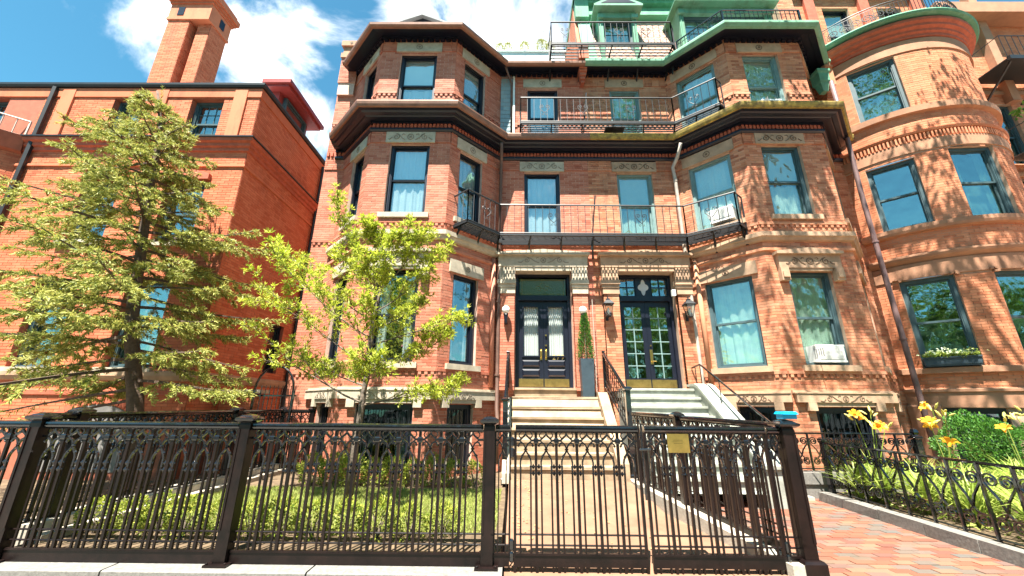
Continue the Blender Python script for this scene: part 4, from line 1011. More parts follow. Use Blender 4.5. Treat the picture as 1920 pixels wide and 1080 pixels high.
# bay roof and its balcony railing
q = MB(); q.slab([(4.2, 8.9), (5.28, 7.5), (7.45, 7.5), (8.6, 8.9), (8.6, 9.4), (4.2, 9.4)], 10.79, 10.855); q.build('bay_roof', 'copper', HR)
rl = thing('roof_railing', 'black iron balcony railing on the copper roof of the right bay', 'railing', (6.3, 7.6, 10.86))
pts = [(4.55, 8.55), (5.36, 7.62), (7.36, 7.62), (8.2, 8.5)]
for z, r in ((11.42, .022), (11.30, .009), (10.92, .012)):
    q = MB(); q.tube([(x, y, z) for x, y in pts], r, 5); q.build('rail', 'iron', rl)
for (p, r_) in zip(pts, pts[1:]):
    n_ = int(math.dist(p, r_)/.115)
    for i in range(n_+1):
        x, y = p[0]+(r_[0]-p[0])*i/n_, p[1]+(r_[1]-p[1])*i/n_; q = MB(); q.tube([(x, y, 10.86), (x, y, 11.42)], .03 if i in (0,) else .009, 4); q.build('post' if i == 0 else 'baluster', 'iron', rl)
# brick stack rising beside the mansard and copper rainwater head
q = MB(); q.box(8.05, 8.55, 8.95, 10, 10.8, 14.6); stk = q.build('party_stack', 'mortarR', HR)
lay_bricks(stk, brick_layout(Face((8.05, 8.95), (8.55, 8.95)), .004, .496, 10.9, 14.6, []), 'brickR', keep=0)
q = MB(); q.frustum(8.35, 8.55, [(.07, 9.65), (.11, 9.9), (.14, 9.95), (.14, 10.2), (.17, 10.24), (.17, 10.32)]); q.build('rainwater_head', 'copper', HR)
q = MB()
for i in range(9): q.box(8.56-.0, 8.72+.0, 8.80-.02*i, 9.1, 9.3+.07*i, 9.3+.07*i+.062)
q.box(8.54, 8.76, 8.55, 9.1, 9.94, 10.5); q.build('corbel_stack', 'brickR', HR)
q = MB(); q.lathe((8.65, 8.62, 10.5), [(.14, 0), (.16, .05), (.12, .12), (.15, .2), (.05, .25)], 8); q.build('corbel_cap', 'stoneB', HR)

# ------------------------------------------------------------------ fire escape
fe = thing('fire_escape', 'black iron fire escape balconies with scroll panels spanning both row houses', 'fire escape', (1.9, 8.6, 5.3))
def heart(mb, p, t, z, s):
    for sg in (-1, 1):
        sp = spiral(sg*.062, .05, .05, 1.3, sg, 14, 0.0)
        pts = [(0, -.12), (sg*.06, -.06), (sg*.108, .0)]+[(-(x-sg*.062)*0+x, z_) for x, z_ in sp]
        mb.tube([(p[0]+t[0]*x*s, p[1]+t[1]*x*s, z+z_*s) for x, z_ in pts], .009, 4)
        sp = spiral(sg*.04, -.16, .032, 1.2, sg, 10, 2.0); mb.tube([(p[0]+t[0]*x*s, p[1]+t[1]*x*s, z+z_*s) for x, z_ in sp], .0055, 4)
def balcony(front, wall_pts, zf, zr, brk, hearts, slatted=True):
    """front: plan polyline of the railing; wall_pts: matching points at the wall"""
    for z, r in ((zr, .021), (zf+.05, .017)):
        q = MB(); q.tube([(x, y, z) for x, y in front], r, 5); q.build('top_rail' if z == zr else 'bottom_rail', 'iron_m', fe)
    for (p, r_) in zip(front, front[1:]):
        L = math.dist(p, r_); n_ = max(1, round(L/.17)); t = ((r_[0]-p[0])/L, (r_[1]-p[1])/L)
        for i in range(n_+1):
            x, y = p[0]+(r_[0]-p[0])*i/n_, p[1]+(r_[1]-p[1])*i/n_; q = MB(); q.tube([(x, y, zf), (x, y, zr)], .016 if i in (0, n_) else .0085, 4); q.build('baluster', 'iron_m', fe)
    for hx, hy, tx, ty in hearts:
        q = MB(); heart(q, (hx, hy), (tx, ty), (zf+zr)/2+.06, 1.15); q.build('scroll', 'iron_m', fe)
    # floor: edge bars and slats
    for (p, r_, a, b) in zip(front, front[1:], wall_pts, wall_pts[1:]):
        q = MB(); q.tube([(*p, zf), (*r_, zf)], .03, 4); q.tube([(*a, zf), (*b, zf)], .016, 4); q.build('floor_edge', 'iron_m', fe)
        for i in range(7):
            f = (i+.7)/7.4; q = MB(); u, v_ = (a[0]+(p[0]-a[0])*f, a[1]+(p[1]-a[1])*f), (b[0]+(r_[0]-b[0])*f, b[1]+(r_[1]-b[1])*f)
            q.tube([(*u, zf), (*v_, zf)], .016, 4, 1.2); q.build('floor_bar', 'iron_m', fe)
        L = math.dist(a, b); n_ = max(1, round(L/.8))
        for i in range(n_+1):
            f = i/n_; u, v_ = (a[0]+(b[0]-a[0])*f, a[1]+(b[1]-a[1])*f), (p[0]+(r_[0]-p[0])*f, p[1]+(r_[1]-p[1])*f)
            q = MB(); q.tube([(*u, zf-.01), (*v_, zf-.01)], .022, 4); q.tube([(*u, zf-brk), (u[0]*.45+v_[0]*.55, u[1]*.45+v_[1]*.55, zf-.03)], .026, 4); q.build('bracket', 'iron_m', fe)
d45 = (.7071, .7071)
balcony([(-1.42, 8.02), (-1.05, 7.70), (-.36, 8.39), (4.06, 8.42), (4.93, 7.76), (5.22, 8.0)], [(-1.42, 8.03), (-1.40, 8.05), (-.46, 8.96), (4.30, 8.96), (5.20, 8.06), (5.21, 8.04)], 5.33, 6.12, .38,
        [(-.66, 8.09, .7071, .7071), (.92, 8.39, 1, 0), (3.02, 8.41, 1, 0), (4.52, 8.07, .797, -.604)])
balcony([(.12, 8.93), (.13, 8.34), (4.10, 8.34), (4.92, 7.68), (5.12, 7.83)], [(.125, 8.94), (.125, 8.96), (4.30, 8.96), (5.15, 8.10), (5.2, 8.06)], 8.46, 9.26, .3,
        [(.75, 8.34, 1, 0), (1.75, 8.34, 1, 0), (3.0, 8.34, 1, 0), (4.5, 8.02, .78, -.626)])
balcony([(.97, 8.95), (.97, 8.24), (4.3, 8.24), (4.45, 8.45)], [(.975, 8.96), (.975, 8.97), (4.30, 8.97), (4.4, 8.7)], 10.98, 11.78, .55, [(1.35, 8.24, 1, 0), (2.85, 8.24, 1, 0), (3.6, 8.24, 1, 0)])
# drop ladder stringers seen under the lower balcony
q = MB(); q.tube([(1.95, 8.42, 6.4), (1.83, 8.62, 5.05)], .02, 4); q.build('ladder_rail', 'iron_m', fe)
q = MB(); q.tube([(1.88, 8.42, 9.5), (1.78, 8.62, 8.2)], .02, 4); q.build('ladder_rail', 'iron_m', fe)
q = MB(); q.box(2.35, 2.85, 8.45, 8.85, 8.44, 8.47); q.build('hatch_cover', 'iron_m', fe)

# ------------------------------------------------------------------ air conditioners
def air_con(label, F, s, z, w_=.62, h=.36, out=.34):
    t = thing('air_conditioner', label, 'air conditioner', F(s, .1, z))
    q = MB(F); q.box(s-w_/2, s+w_/2, -.2, out, z, z+h); q.box(s-w_/2-.012, s+w_/2+.012, out-.05, out+.006, z-.01, z+.03); q.box(s-w_/2-.012, s+w_/2+.012, out-.05, out+.006, z+h-.03, z+h+.008); b = q.build('casing', 'white', t)
    q = MB(F)
    q.box(s-w_/2+.05, s+w_/2-.05, out+.001, out+.008, z+.05, z+h-.05); q.build('grille', 'acgrey', t)
    for i in range(9):
        zz = z+.06+i*(h-.13)/8; q = MB(F); q.box(s-w_/2+.04, s+w_/2-.04, out+.009, out+.014, zz, zz+.012); q.build('louvre', 'white', t)
    for i in range(5):
        y = .02+i*.055; q = MB(F); q.box(s-w_/2-.004, s-w_/2-.001, y, y+.03, z+.08, z+h-.08); q.build('side_vent', 'acgrey', t)
air_con('white window air conditioner in the ground floor bay of the right house', FR[2], .88, 2.35, .56, .33, .08)
air_con('white air conditioner behind fire escape railing in second floor angled window', FR[3], FR[3].L-.68, 5.68, .50, .32, .10)
air_con('small white air conditioner in the top floor front bay window', FR[2], .86, 8.42, .46, .30, .08)

# ================================================================== rounded brownstone house on the right
BW = thing('bow_house', 'orange brick house with full height rounded bow and green copper eaves', 'house', (10.75, 9, 0))
AR = Arc((10.75, 9.9), 2.2, R(-66), R(66)); dg = lambda a: AR.r*(R(a)-AR.a0)
ops = []; bwin = []
for a0, a1, z0, z1 in ((-55.5, -32.5, 2.33, 4.30), (-55.5, -32.5, 5.56, 7.26), (-51, -26, 8.62, 10.22), (-16.5, 9, 2.33, 4.30), (-16.5, 9, 5.56, 7.36), (26, 50, 2.33, 4.3), (26, 50, 5.56, 7.26), (26, 50, 8.62, 10.22), (-52, -30, .25, 1.5), (-14, 8, .25, 1.5)):
    ops.append((dg(a0), dg(a1), z0, z1))
mb = MB(); wall_sheet(mb, AR, 0, AR.L, -.1, 10.95, ops, .22, ds=.14)
LF = Face((8.60, 9.02), (8.76, 9.0)); mb.T = IDT
mb.quad((8.5, 9.02, -.1), (8.77, 9.0, -.1), (8.77, 9.0, 11), (8.5, 9.02, 11))
bww = mb.build('wall', 'mortarR', BW)
solid = [(0, AR.L, 1.50, 1.88), (0, AR.L, 4.28, 4.82), (0, AR.L, 7.36, 7.62), (0, AR.L, 10.6, 10.95)]
lay_bricks(bww, brick_layout(AR, 0, AR.L, 1.5, 10.95, ops+solid), 'brickB', seed=9)
def ring(prof, name, m, a0=-66, a1=66, n=36):
    pl = [AR(AR.L*0+dg(a0+(a1-a0)*i/n), 0, 0)[:2] for i in range(n+1)]
    q = MB(); q.sweep(prof, pl); return q.build(name, m, BW)
ring([(0, 0), (.12, 0), (.12, 1.52), (.06, 1.56), (.06, 1.80), (.09, 1.82), (.09, 1.87), (0, 1.90)], 'base_course', 'stoneB', -66, -53); ring([(0, 1.51), (.06, 1.51), (.06, 1.80), (.09, 1.82), (.09, 1.87), (0, 1.90)], 'base_course', 'stoneB', -53, 66)
ring([(0, 2.19), (.09, 2.20), (.09, 2.31), (.0, 2.325)], 'sill_course', 'stoneB')
ring([(0, 4.66), (.05, 4.70), (.10, 4.75), (.12, 4.80), (.12, 4.84), (0, 4.88)], 'belt_course', 'stoneB')
ring([(0, 4.305), (.035, 4.31), (.035, 4.655), (0, 4.66)], 'lintel_course', 'stoneB')
ring([(0, 5.36), (.10, 5.38), (.12, 5.44), (.12, 5.53), (0, 5.55)], 'sill_course', 'stoneB')
ring([(0, 7.38), (.03, 7.38), (.03, 7.66), (0, 7.66)], 'lintel_course', 'stoneB')
ring([(0, 7.84), (.06, 7.85), (.08, 7.90), (0, 7.94)], 'string_course', 'brickB')
ring([(0, 8.40), (.10, 8.42), (.11, 8.57), (0, 8.60)], 'sill_course', 'stoneB')
ring([(0, 10.26), (.03, 10.26), (.03, 10.60), (0, 10.62)], 'lintel_course', 'stoneB')
ring([(0, 10.63), (.05, 10.64), (.05, 10.72), (.10, 10.75), (.10, 10.82), (.17, 10.86), (.17, 10.93), (.23, 10.98), (.23, 11.06), (0, 11.1)], 'cornice', 'terracotta')
ring([(0, 11.11), (.24, 11.12), (.31, 11.14), (.335, 11.19), (.31, 11.24), (.24, 11.27), (0, 11.30)], 'copper_gutter', 'copper')
q = MB(AR)
for i in range(70):
    c = dg(-64+i*1.85); q.box(c-.017, c+.017, 0, .05, 7.67, 7.83)
q.build('dentil_course', 'brickB', BW, kind='stuff')
for (a, b, z0, z1) in ops:
    Fc = AR.chord(a, b)
    wn = window(BW, Fc, 0, Fc.L, z0, z1, 'navy' if z0 < 1 else 'teal', 'glassD', 'none' if z0 < 3 or (a < dg(-20) and z0 < 6) else ('full' if a < dg(-20) and z0 > 8 else 'sides'), 'curtainR', back=-.09, meet=.5, fw=.075)
    if 2 < z0 < 3 or (5 < z0 < 6 and a > dg(-20)):
        q = MB(Fc); q.box(.09, Fc.L-.09, -.30, -.29, z0+.05, z0+(z1-z0)*.5); q.build('half_curtain', 'curtainR', wn)
# carved corner blocks at ground floor lintels
for an in (-55.5, -32.5, -16.5, 9):
    q = MB(AR); c = dg(an)
    for i in range(7): rx, rz = random.uniform(-.07, .07), random.uniform(-.03, .05); q.box(c+rx-.022, c+rx+.022, 0, .075, 4.30+rz-.018, 4.30+rz+.018)
    q.build('carved_leaf', 'stoneB', BW, kind='stuff')
# roof of the bow and upper storey behind it
q = MB(); q.slab([AR(dg(-66+132*i/24), .1, 0)[:2] for i in range(25)]+[(13, 10.5), (8.6, 10.5)], 11.1, 11.30); q.build('bow_roof', 'copper', BW)
UF = Face((8.55, 9.45), (13.3, 9.45)); uo = [(1.35, 2.2, 11.9, 13.9), (3.1, 3.9, 11.9, 13.9)]
mb = MB(); wall_sheet(mb, UF, 0, UF.L, 11, 15.6, uo); mb.T = IDT; mb.quad((8.55, 9.45, 10), (8.55, 9.45, 15.6), (8.55, 18, 15.6), (8.55, 18, 10)); uw = mb.build('upper_wall', 'mortarR', BW)
lay_bricks(uw, brick_layout(UF, .004, UF.L, 11.2, 15.6, uo), 'brickB', keep=0)
for (a, b, c, d) in uo: window(BW, UF, a, b, c, d, 'navy', 'glassR', 'shade', 'curtainR', back=-.12)
q = MB(UF)
for x in (.02, .75, 2.5, 4.2): q.box(x, x+.32, 0, .10, 11.3, 14.35)
q.box(0, 4.75, 0, .16, 14.35, 14.5); q.box(0, 4.75, 0, .22, 14.5, 14.66); q.build('upper_pilaster', 'terracotta', BW)
# curved balcony rail
br = thing('bow_railing', 'curved wrought iron railing with scroll panels on the copper eaves of the bow', 'railing', (10.75, 7.8, 11.3))
for dz, r in ((.55, .014), (.48, .008), (.06, .01)):
    q = MB(); q.tube([AR(dg(-64+128*i/40), .12, 11.32+dz) for i in range(41)], r, 5); q.build('rail', 'iron_m', br)
for i in range(60):
    a = -64+i*2.17
    q = MB(AR); q.tube([(dg(a), .12, 11.3), (dg(a), .12, 11.8)], .007, 4); q.build('baluster', 'iron_m', br)
for a in (-48, -36, -24, 10, 18):
    q = MB(AR); c = dg(a)
    for sg in (-1, 1): q.tube([(x, .125, z) for x, z in spiral(c+sg*.11, 11.56, .12, 1.6, sg)], .011, 4); q.tube([(x, .125, z) for x, z in spiral(c+sg*.2, 11.48, .07, 1.4, -sg)], .009, 4)
    q.build('scroll_panel', 'iron_m', br)
# window box with trailing greenery
wb = thing('window_box', 'dark window box of pale green flowers on brownstone sill', 'planter', AR(dg(-44), .1, 2.3))
Fc = AR.chord(dg(-54.5), dg(-33.5))
q = MB(Fc); q.prism([(0, 2.34), (Fc.L, 2.34), (Fc.L+.02, 2.52), (-.02, 2.52)], -.02, .17); q.box(-.03, Fc.L+.03, .17, .19, 2.50, 2.53); q.box(0, Fc.L, .17, .18, 2.37, 2.40); q.build('trough', 'planter', wb)
def leaf_cloud(mb, n, fn, size, rnd, droop=.3, aspect=.55):
    for _ in range(n):
        p, nn = fn(rnd); nn = (nn+Vector((rnd.gauss(0, .5), rnd.gauss(0, .5), rnd.gauss(0, .5)))).normalized()
        t = nn.cross(Vector((rnd.gauss(0, 1), rnd.gauss(0, 1), rnd.gauss(0, 1)))).normalized(); b = nn.cross(t)
        s = size*rnd.uniform(.6, 1.3); l = t*s; w_ = b*s*aspect*.5
        mb.add([tuple(p), tuple(p+l*.5+w_+nn*s*.08), tuple(p+l-nn*s*droop), tuple(p+l*.5-w_+nn*s*.08)], [(0, 1, 2, 3)])
rnd = random.Random(4)
q = MB(); leaf_cloud(q, 420, lambda r: (Vector(Fc(r.uniform(.02, Fc.L), r.uniform(.0, .2), 2.53+abs(r.gauss(0, .05)))), Vector((0, -.4, 1))), .07, rnd); q.build('leaves', 'lilyleaf', wb)
q = MB(); leaf_cloud(q, 130, lambda r: (Vector(Fc(r.gauss(Fc.L*.5, .18), r.uniform(.02, .2), 2.58+abs(r.gauss(0, .05)))), Vector((0, -.5, 1))), .05, rnd, aspect=.9); q.build('blossoms', 'flowerW', wb)

# next house along, at the right edge
NX = thing('row_house', 'orange brick house front beyond the rounded bow with iron balcony', 'house', (15.5, 9.6, 0))
NF = Face((12.6, 9.35), (19, 9.35)); no = [(1.0, 1.85, 8.0, 10.0), (1.0, 1.85, 5.2, 7.0), (3.0, 4.0, 8.0, 10.0), (3.0, 4.0, 5.2, 7.0), (1.0, 1.85, 2.2, 4.2)]
mb = MB(); wall_sheet(mb, NF, 0, NF.L, -.1, 13, no); nw = mb.build('wall', 'mortarR', NX)
lay_bricks(nw, brick_layout(NF, .004, 4.4, 0, 13, no), 'brickB', keep=0)
for (a, b, c, d) in no: window(NX, NF, a, b, c, d, 'teal', 'glassD', 'sides', 'curtainR')
for z in (7.3, 7.55, 10.3, 4.5, 4.75): q = MB(NF); q.box(0, 6, 0, .08, z, z+.12); q.build('belt_course', 'stoneB', NX)
q = MB(NF); q.box(.2, 6, 0, .5, 13, 13.4); q.build('cornice', 'stoneB', NX)
q = MB(); q.box(14.3, 14.55, 9.15, 9.34, 10, 14.5); q.build('grey_pilaster', 'stoneB', NX)
n2 = thing('iron_balcony', 'dark slanted iron balcony on the brick front beyond the bow', 'balcony', (14.2, 8.8, 10))
for (x0, z0) in ((13.5, 10.65), (13.6, 8.0)):
    q = MB(); q.box(x0, x0+2.2, 8.35, 8.43, z0, z0+.12); q.box(x0, x0+2.2, 8.44, 9.3, z0+.05, z0+.08); q.tube([(x0+.1, 8.45, z0), (x0+.15, 9.3, z0-.7)], .03, 4); q.tube([(x0+1.2, 8.45, z0), (x0+1.2, 9.3, z0-.7)], .03, 4); q.build('platform', 'iron_m', n2)
    q = MB(); q.tube([(x0, 9.2, z0+.85), (x0, 8.4, z0+.85), (x0+2.2, 8.4, z0+.85)], .014, 4); q.build('rail', 'iron_m', n2)
    for i in range(13): q = MB(); x = x0+i*.18; q.tube([(x, 8.4, z0+.1), (x, 8.4, z0+.85)], .008, 4); q.build('baluster', 'iron_m', n2)

# ================================================================== corner building on the left
CX = thing('corner_building', 'tall red brick building with chimney and attic windows behind the spruce', 'building', (-9, 8, 0))
CF = Face((-16, 8.0), (-6.5, 8.0)); SF = Face((-6.5, 8.0), (-6.5, 11.9)); cs = lambda x: x+16
co = []
for x0, x1 in ((-8.22, -7.40), (-10.2, -9.42), (-13.6, -12.9)):
    co.append((cs(x0), cs(x1), 7.66, 8.88)); co.append((cs(x0), cs(x1)+.1, 4.95, 6.5)); co.append((cs(x0)-.2, cs(x1)-.05, 2.15, 4.05))
arch = []
so_ = [(2.15, 2.75, 2.25, 3.55)]
mb = MB(); wall_sheet(mb, CF, 0, CF.L, -.1, 9.18, co); wall_sheet(mb, SF, 0, SF.L, -.1, 9.18, so_)
mb.T = IDT; mb.quad((-6.5, 11.9, -.1), (-6.5, 20, -.1), (-6.5, 20, 9.1), (-6.5, 11.9, 9.1)); cw = mb.build('wall', 'mortarC', CX)
lay_bricks(cw, brick_layout(CF, 4.0, CF.L-.004, .9, 9.18, co)+brick_layout(SF, .004, SF.L, .4, 9.18, so_), 'brickC', seed=12)
q = MB(); q.slab([(-16, 8.0), (-6.5, 8.0), (-6.5, 12), (-16, 12)], 9.18, 9.24); q.build('roof', 'roof', CX)
for (a, b, c, d) in co: window(CX, CF, a, b, c, d, 'teal', 'glassD', 'full' if c > 7 or a > 7 else 'sides', 'curtainR', back=-.16, muntin=(3, 2) if c > 7 else None)
for (a, b, c, d) in so_:
    w_ = window(CX, SF, a, b, c, d, 'navy', 'glassD', 'none')
for (a, b, c, d) in co[1:]:
    if c < 7: q = MB(CF); q.box(a-.1, b+.1, -.15, .08, c-.13, c-.005); q.build('window_sill', 'stone', CX)
    if 4 < c < 7: q = MB(CF); q.prism([(a-.1, d), (b+.1, d), (b+.1, d+.14), ((a+b)/2, d+.3), (a-.1, d+.14)], -.01, .10); q.build('window_hood', 'terracotta', CX)
LP = [(-16, 8.0), (-6.5, 8.0), (-6.5, 12)]
def cband(prof, name, m): q = MB(); q.sweep(prof, LP); q.build(name, m, CX)
cband([(0, 9.18), (.07, 9.19), (.10, 9.24), (.10, 9.30), (0, 9.32)], 'roof_edge', 'iron_m')
cband([(0, 8.90), (.035, 8.91), (.035, 9.17), (0, 9.178)], 'attic_band', 'brickC')
cband([(0, 7.60), (.20, 7.60), (.20, 7.63), (0, 7.655)], 'ledge_flashing', 'iron_m')
cband([(0, 7.28), (.05, 7.30), (.05, 7.38), (.10, 7.41), (.10, 7.48), (.16, 7.52), (.17, 7.595), (0, 7.597)], 'cornice', 'terracotta')
cband([(0, 6.86), (.045, 6.87), (.045, 6.93), (0, 6.95)], 'string_course', 'brickC')
cband([(0, 1.88), (.05, 1.90), (.09, 1.98), (.09, 2.06), (0, 2.09)], 'water_table', 'stoneR'); cband([(0, 1.60), (.04, 1.61), (.04, 1.70), (0, 1.72)], 'string_course', 'terracotta')
for x in (-6.98, -7.0+.0, -11.4, -9.0):
    if x == -7.0: continue
    q = MB(CF); q.box(cs(x)-.16, cs(x)+.16, .001, .05, 7.66, 9.15); q.build('attic_pilaster', 'brickC', CX)
q = MB(CF); q.tube([(cs(-11.75), .08, 9.15), (cs(-11.75), .08, 1.9)], .06, 6); tag(q.build('drainpipe', 'iron_m'), 'dark square drainpipe on the red brick front left of the spruce', 'pipe')
q = MB(); q.tube([(-6.42, 11.2, 9.05), (-6.42, 11.2, 1)], .05, 6); tag(q.build('drainpipe', 'iron_m'), 'dark drainpipe at the far end of the shaded brick side wall', 'pipe')
# basement arch with gauged brick head
q = MB(CF); c = cs(-8.2)
for i in range(15):
    t = R(25+130*i/14); q.prism([(c+.95*math.cos(t-.07), .75+.7*math.sin(t-.07)), (c+.95*math.cos(t+.07), .75+.7*math.sin(t+.07)), (c+1.06*math.cos(t+.07), .75+.82*math.sin(t+.07)), (c+1.06*math.cos(t-.07), .75+.82*math.sin(t-.07))], 0, .03)
q.build('arch_head', 'terracotta', CX, kind='stuff')
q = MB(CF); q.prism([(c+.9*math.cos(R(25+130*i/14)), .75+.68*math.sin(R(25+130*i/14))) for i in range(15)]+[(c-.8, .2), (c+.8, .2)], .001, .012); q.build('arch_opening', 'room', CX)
# low brick bin wall along the side passage
q = MB(); q.box(-6.4, -5.55, 8.75, 8.95, 0, 1.68); bwl = thing('brick_wall', 'low brick screen wall beside the side passage with stone coping', 'wall', (-6, 8.8, 0)); b_ = q.build('wall', 'mortarC', bwl)
lay_bricks(b_, brick_layout(Face((-6.4, 8.75), (-5.55, 8.75)), .004, .85, .1, 1.66, []), 'brickC', keep=60); q = MB(); q.box(-6.44, -5.5, 8.70, 9.0, 1.68, 1.76); q.build('coping', 'stone', bwl)
# red dormer on its roof
rd = thing('roof_dormer', 'red painted dormer on the roof of the corner building', 'dormer', (-7, 10, 9.2))
q = MB(); q.box(-7.05, -6.75, 8.95, 10.45, 9.2, 10.02); q.build('dormer_wall', 'redpaint', rd)
q = MB(); q.box(-7.1, -6.40, 8.75, 10.6, 10.02, 10.10); q.box(-7.12, -6.32, 8.68, 10.66, 10.10, 10.22); q.build('dormer_cornice', 'redpaint', rd)
Fd = Face((-6.74, 9.15), (-6.74, 10.25)); window(rd, Fd, 0, Fd.L, 9.28, 9.98, 'teal', 'glass', 'none', back=.06, room=False)
# chimney
chm = thing('chimney', 'tall red brick chimney stack with corbelled top', 'chimney', (-11.2, 10.4, 9))
q = MB(); S1 = (-11.95, -11.20, 10.0, 10.9); S2 = (-11.02, -10.58, 10.15, 10.85)
q.box(*S1, 9, 15.0); q.box(*S2, 9, 15.0); q.box(-11.25, -11.0, 10.35, 10.8, 9, 15.0); cb = q.build('shaft', 'mortarC', chm)
it = []
for S in (S1, S2):
    it += brick_layout(Face((S[0], S[2]), (S[1], S[2])), .004, S[1]-S[0]-.004, 9.2, 15, []); it += brick_layout(Face((S[1], S[2]), (S[1], S[3])), .004, S[3]-S[2]-.004, 9.2, 15, [])
lay_bricks(cb, it, 'brickC', keep=100, seed=20)
q = MB()
for z0, z1, e in ((14.05, 14.15, .05), (14.15, 14.75, .03), (14.75, 14.85, .07), (14.85, 14.95, .12), (14.95, 15.15, .18), (15.15, 15.3, .10)): q.box(-11.95-e, -10.58+e, 10.0-e, 10.85+e, z0, z1-.002)
q.build('corbel_top', 'brickC', chm)
q = MB(); q.box(-11.68, -11.46, 9.955, 9.969, 14.25, 14.6); q.box(-10.55, -10.535, 10.4, 10.6, 14.25, 14.6); q.build('vent', 'navy', chm)
q = MB(); q.slab([(-12.02, 9.93), (-10.51, 9.93), (-10.51, 10.92), (-12.02, 10.92)], 9.24, 9.36); q.build('flashing', 'iron_m', chm)
# oriel at the far left with roof railing
orl = MB(); op_ = [(-15, 8.0), (-14.6, 7.4), (-12.7, 7.4), (-12.0, 8.0)]
orl.slab(op_, 1.0, 7.2); orl.sweep([(0, 7.2), (.1, 7.25), (.16, 7.45), (.2, 7.62), (0, 7.64)], op_); o_ = orl.build('oriel', 'mortarC', CX)
it = []
for a, b in zip(op_, op_[1:]): Fo = Face(a, b); it += brick_layout(Fo, .004, Fo.L-.004, 1.0, 7.2, [])
lay_bricks(o_, it, 'brickC', keep=0)
orr = thing('oriel_railing', 'low metal railing on the oriel roof of the corner building', 'railing', (-13, 7.6, 7.6))
for z in (7.72, 8.15): q = MB(); q.tube([(-14.6, 7.45, z), (-12.75, 7.45, z), (-12.1, 8.0, z)], .02, 5); q.build('rail', 'pipeR', orr)
for i in range(14): q = MB(); x = -14.6+i*.15; q.tube([(x, 7.45, 7.64), (x, 7.45, 8.15)], .01, 4); q.build('baluster', 'pipeR', orr)
for i in range(5): q = MB(); f = i/4; q.tube([(-12.75+.65*f, 7.45+.55*f, 7.64), (-12.75+.65*f, 7.45+.55*f, 8.17)], .012 if i < 4 else .03, 4); q.build('baluster', 'pipeR', orr)
# side-passage gate with arched hoop
ag = thing('passage_gate', 'black iron gate with arched hoop closing the side passage', 'gate', (-5.1, 8.9, 0))
xs0, xs1 = -5.55, -4.72
q = MB(); q.tube([(xs0, 8.55, 0), (xs0, 8.55, 1.75)]+[((xs0+xs1)/2-.415*math.cos(math.pi*i/10), 8.55, 1.75+.5*math.sin(math.pi*i/10)) for i in range(1, 10)]+[(xs1, 8.55, 1.75), (xs1, 8.55, 0)], .025, 6); q.build('hoop', 'iron', ag)
for i in range(9): q = MB(); x = xs0+.05+i*.092; q.tube([(x, 8.7, .1), (x, 8.7, 1.85)], .009, 4); q.build('bar', 'iron', ag)
for z in (.25, 1.62): q = MB(); q.box(xs0, xs1, 8.69, 8.71, z, z+.03); q.build('cross_bar', 'iron', ag)
# back wall closing the passage
q = MB(); q.box(-6.5, -5.12, 12.1, 12.3, 0, 9.3); pb = thing('rear_wall', 'sunlit brick wall at the back of the side passage', 'wall', (-5.8, 12, 0)); pbb = q.build('wall', 'mortarC', pb)
lay_bricks(pbb, brick_layout(Face((-6.5, 12.1), (-5.12, 12.1)), .004, 1.37, .2, 9.3, []), 'brickC', keep=0)

# ================================================================== planting
def quad_leaf(mb, p, d, n, L, W_):
    """folded leaf: base p, direction d, normal n"""
    b = d.cross(n).normalized()*W_*.5; m_ = p+d*L*.5
    k = len(mb.v); up = n*W_*.22
    mb.v += [tuple(p), tuple(m_+b+up), tuple(p+d*L), tuple(m_-b+up), tuple(m_)]
    mb.f += [(k, k+4, k+2, k+1), (k, k+3, k+2, k+4)]
def rvec(r): return Vector((r.gauss(0, 1), r.gauss(0, 1), r.gauss(0, 1))).normalized()
# ---- spruce
sp = thing('spruce_tree', 'tall loose spruce with brown cones in front of the corner building', 'tree', (-5.95, 6.5, .06))
rs = random.Random(21); base, top = Vector((-5.95, 6.5, .06)), Vector((-7.45, 6.5, 7.7)); H = 7.64
trunk_at = lambda z: base.lerp(top, (z/H))+Vector((.10*math.sin(z*1.3), .05*math.sin(z*2), 0))
q = MB(); q.tube([tuple(trunk_at(H*i/16)) for i in range(17)], [.115*(1-i/17)**.8+.012 for i in range(17)], 9); q.build('trunk', 'barkS', sp, True)
bm, nm, cm_ = MB(), MB(), MB()
def rad(z):
    P = [(1.2, 1.9), (2.0, 2.5), (3.0, 2.75), (4.2, 2.2), (5.2, 1.75), (6.0, 1.25), (6.7, .7), (7.3, .3), (7.7, .12)]
    for (a, ra), (b, rb) in zip(P, P[1:]):
        if a <= z <= b: return ra+(rb-ra)*(z-a)/(b-a)
    return .1
def needles(a, d, L, dens):
    n_ = int(L*dens)
    for i in range(n_):
        f = (i+rs.random())/n_; p = a+d*L*f; side = d.cross(rvec(rs)).normalized()
        dd = (d*.75+side*.75).normalized(); nn = dd.cross(rvec(rs)).normalized(); l = rs.uniform(.04, .075); b = dd.cross(nn)*.008
        k = len(nm.v); nm.v += [tuple(p+b), tuple(p-b), tuple(p+dd*l-b*.4), tuple(p+dd*l+b*.4)]; nm.f.append((k, k+1, k+2, k+3))
NB = 84
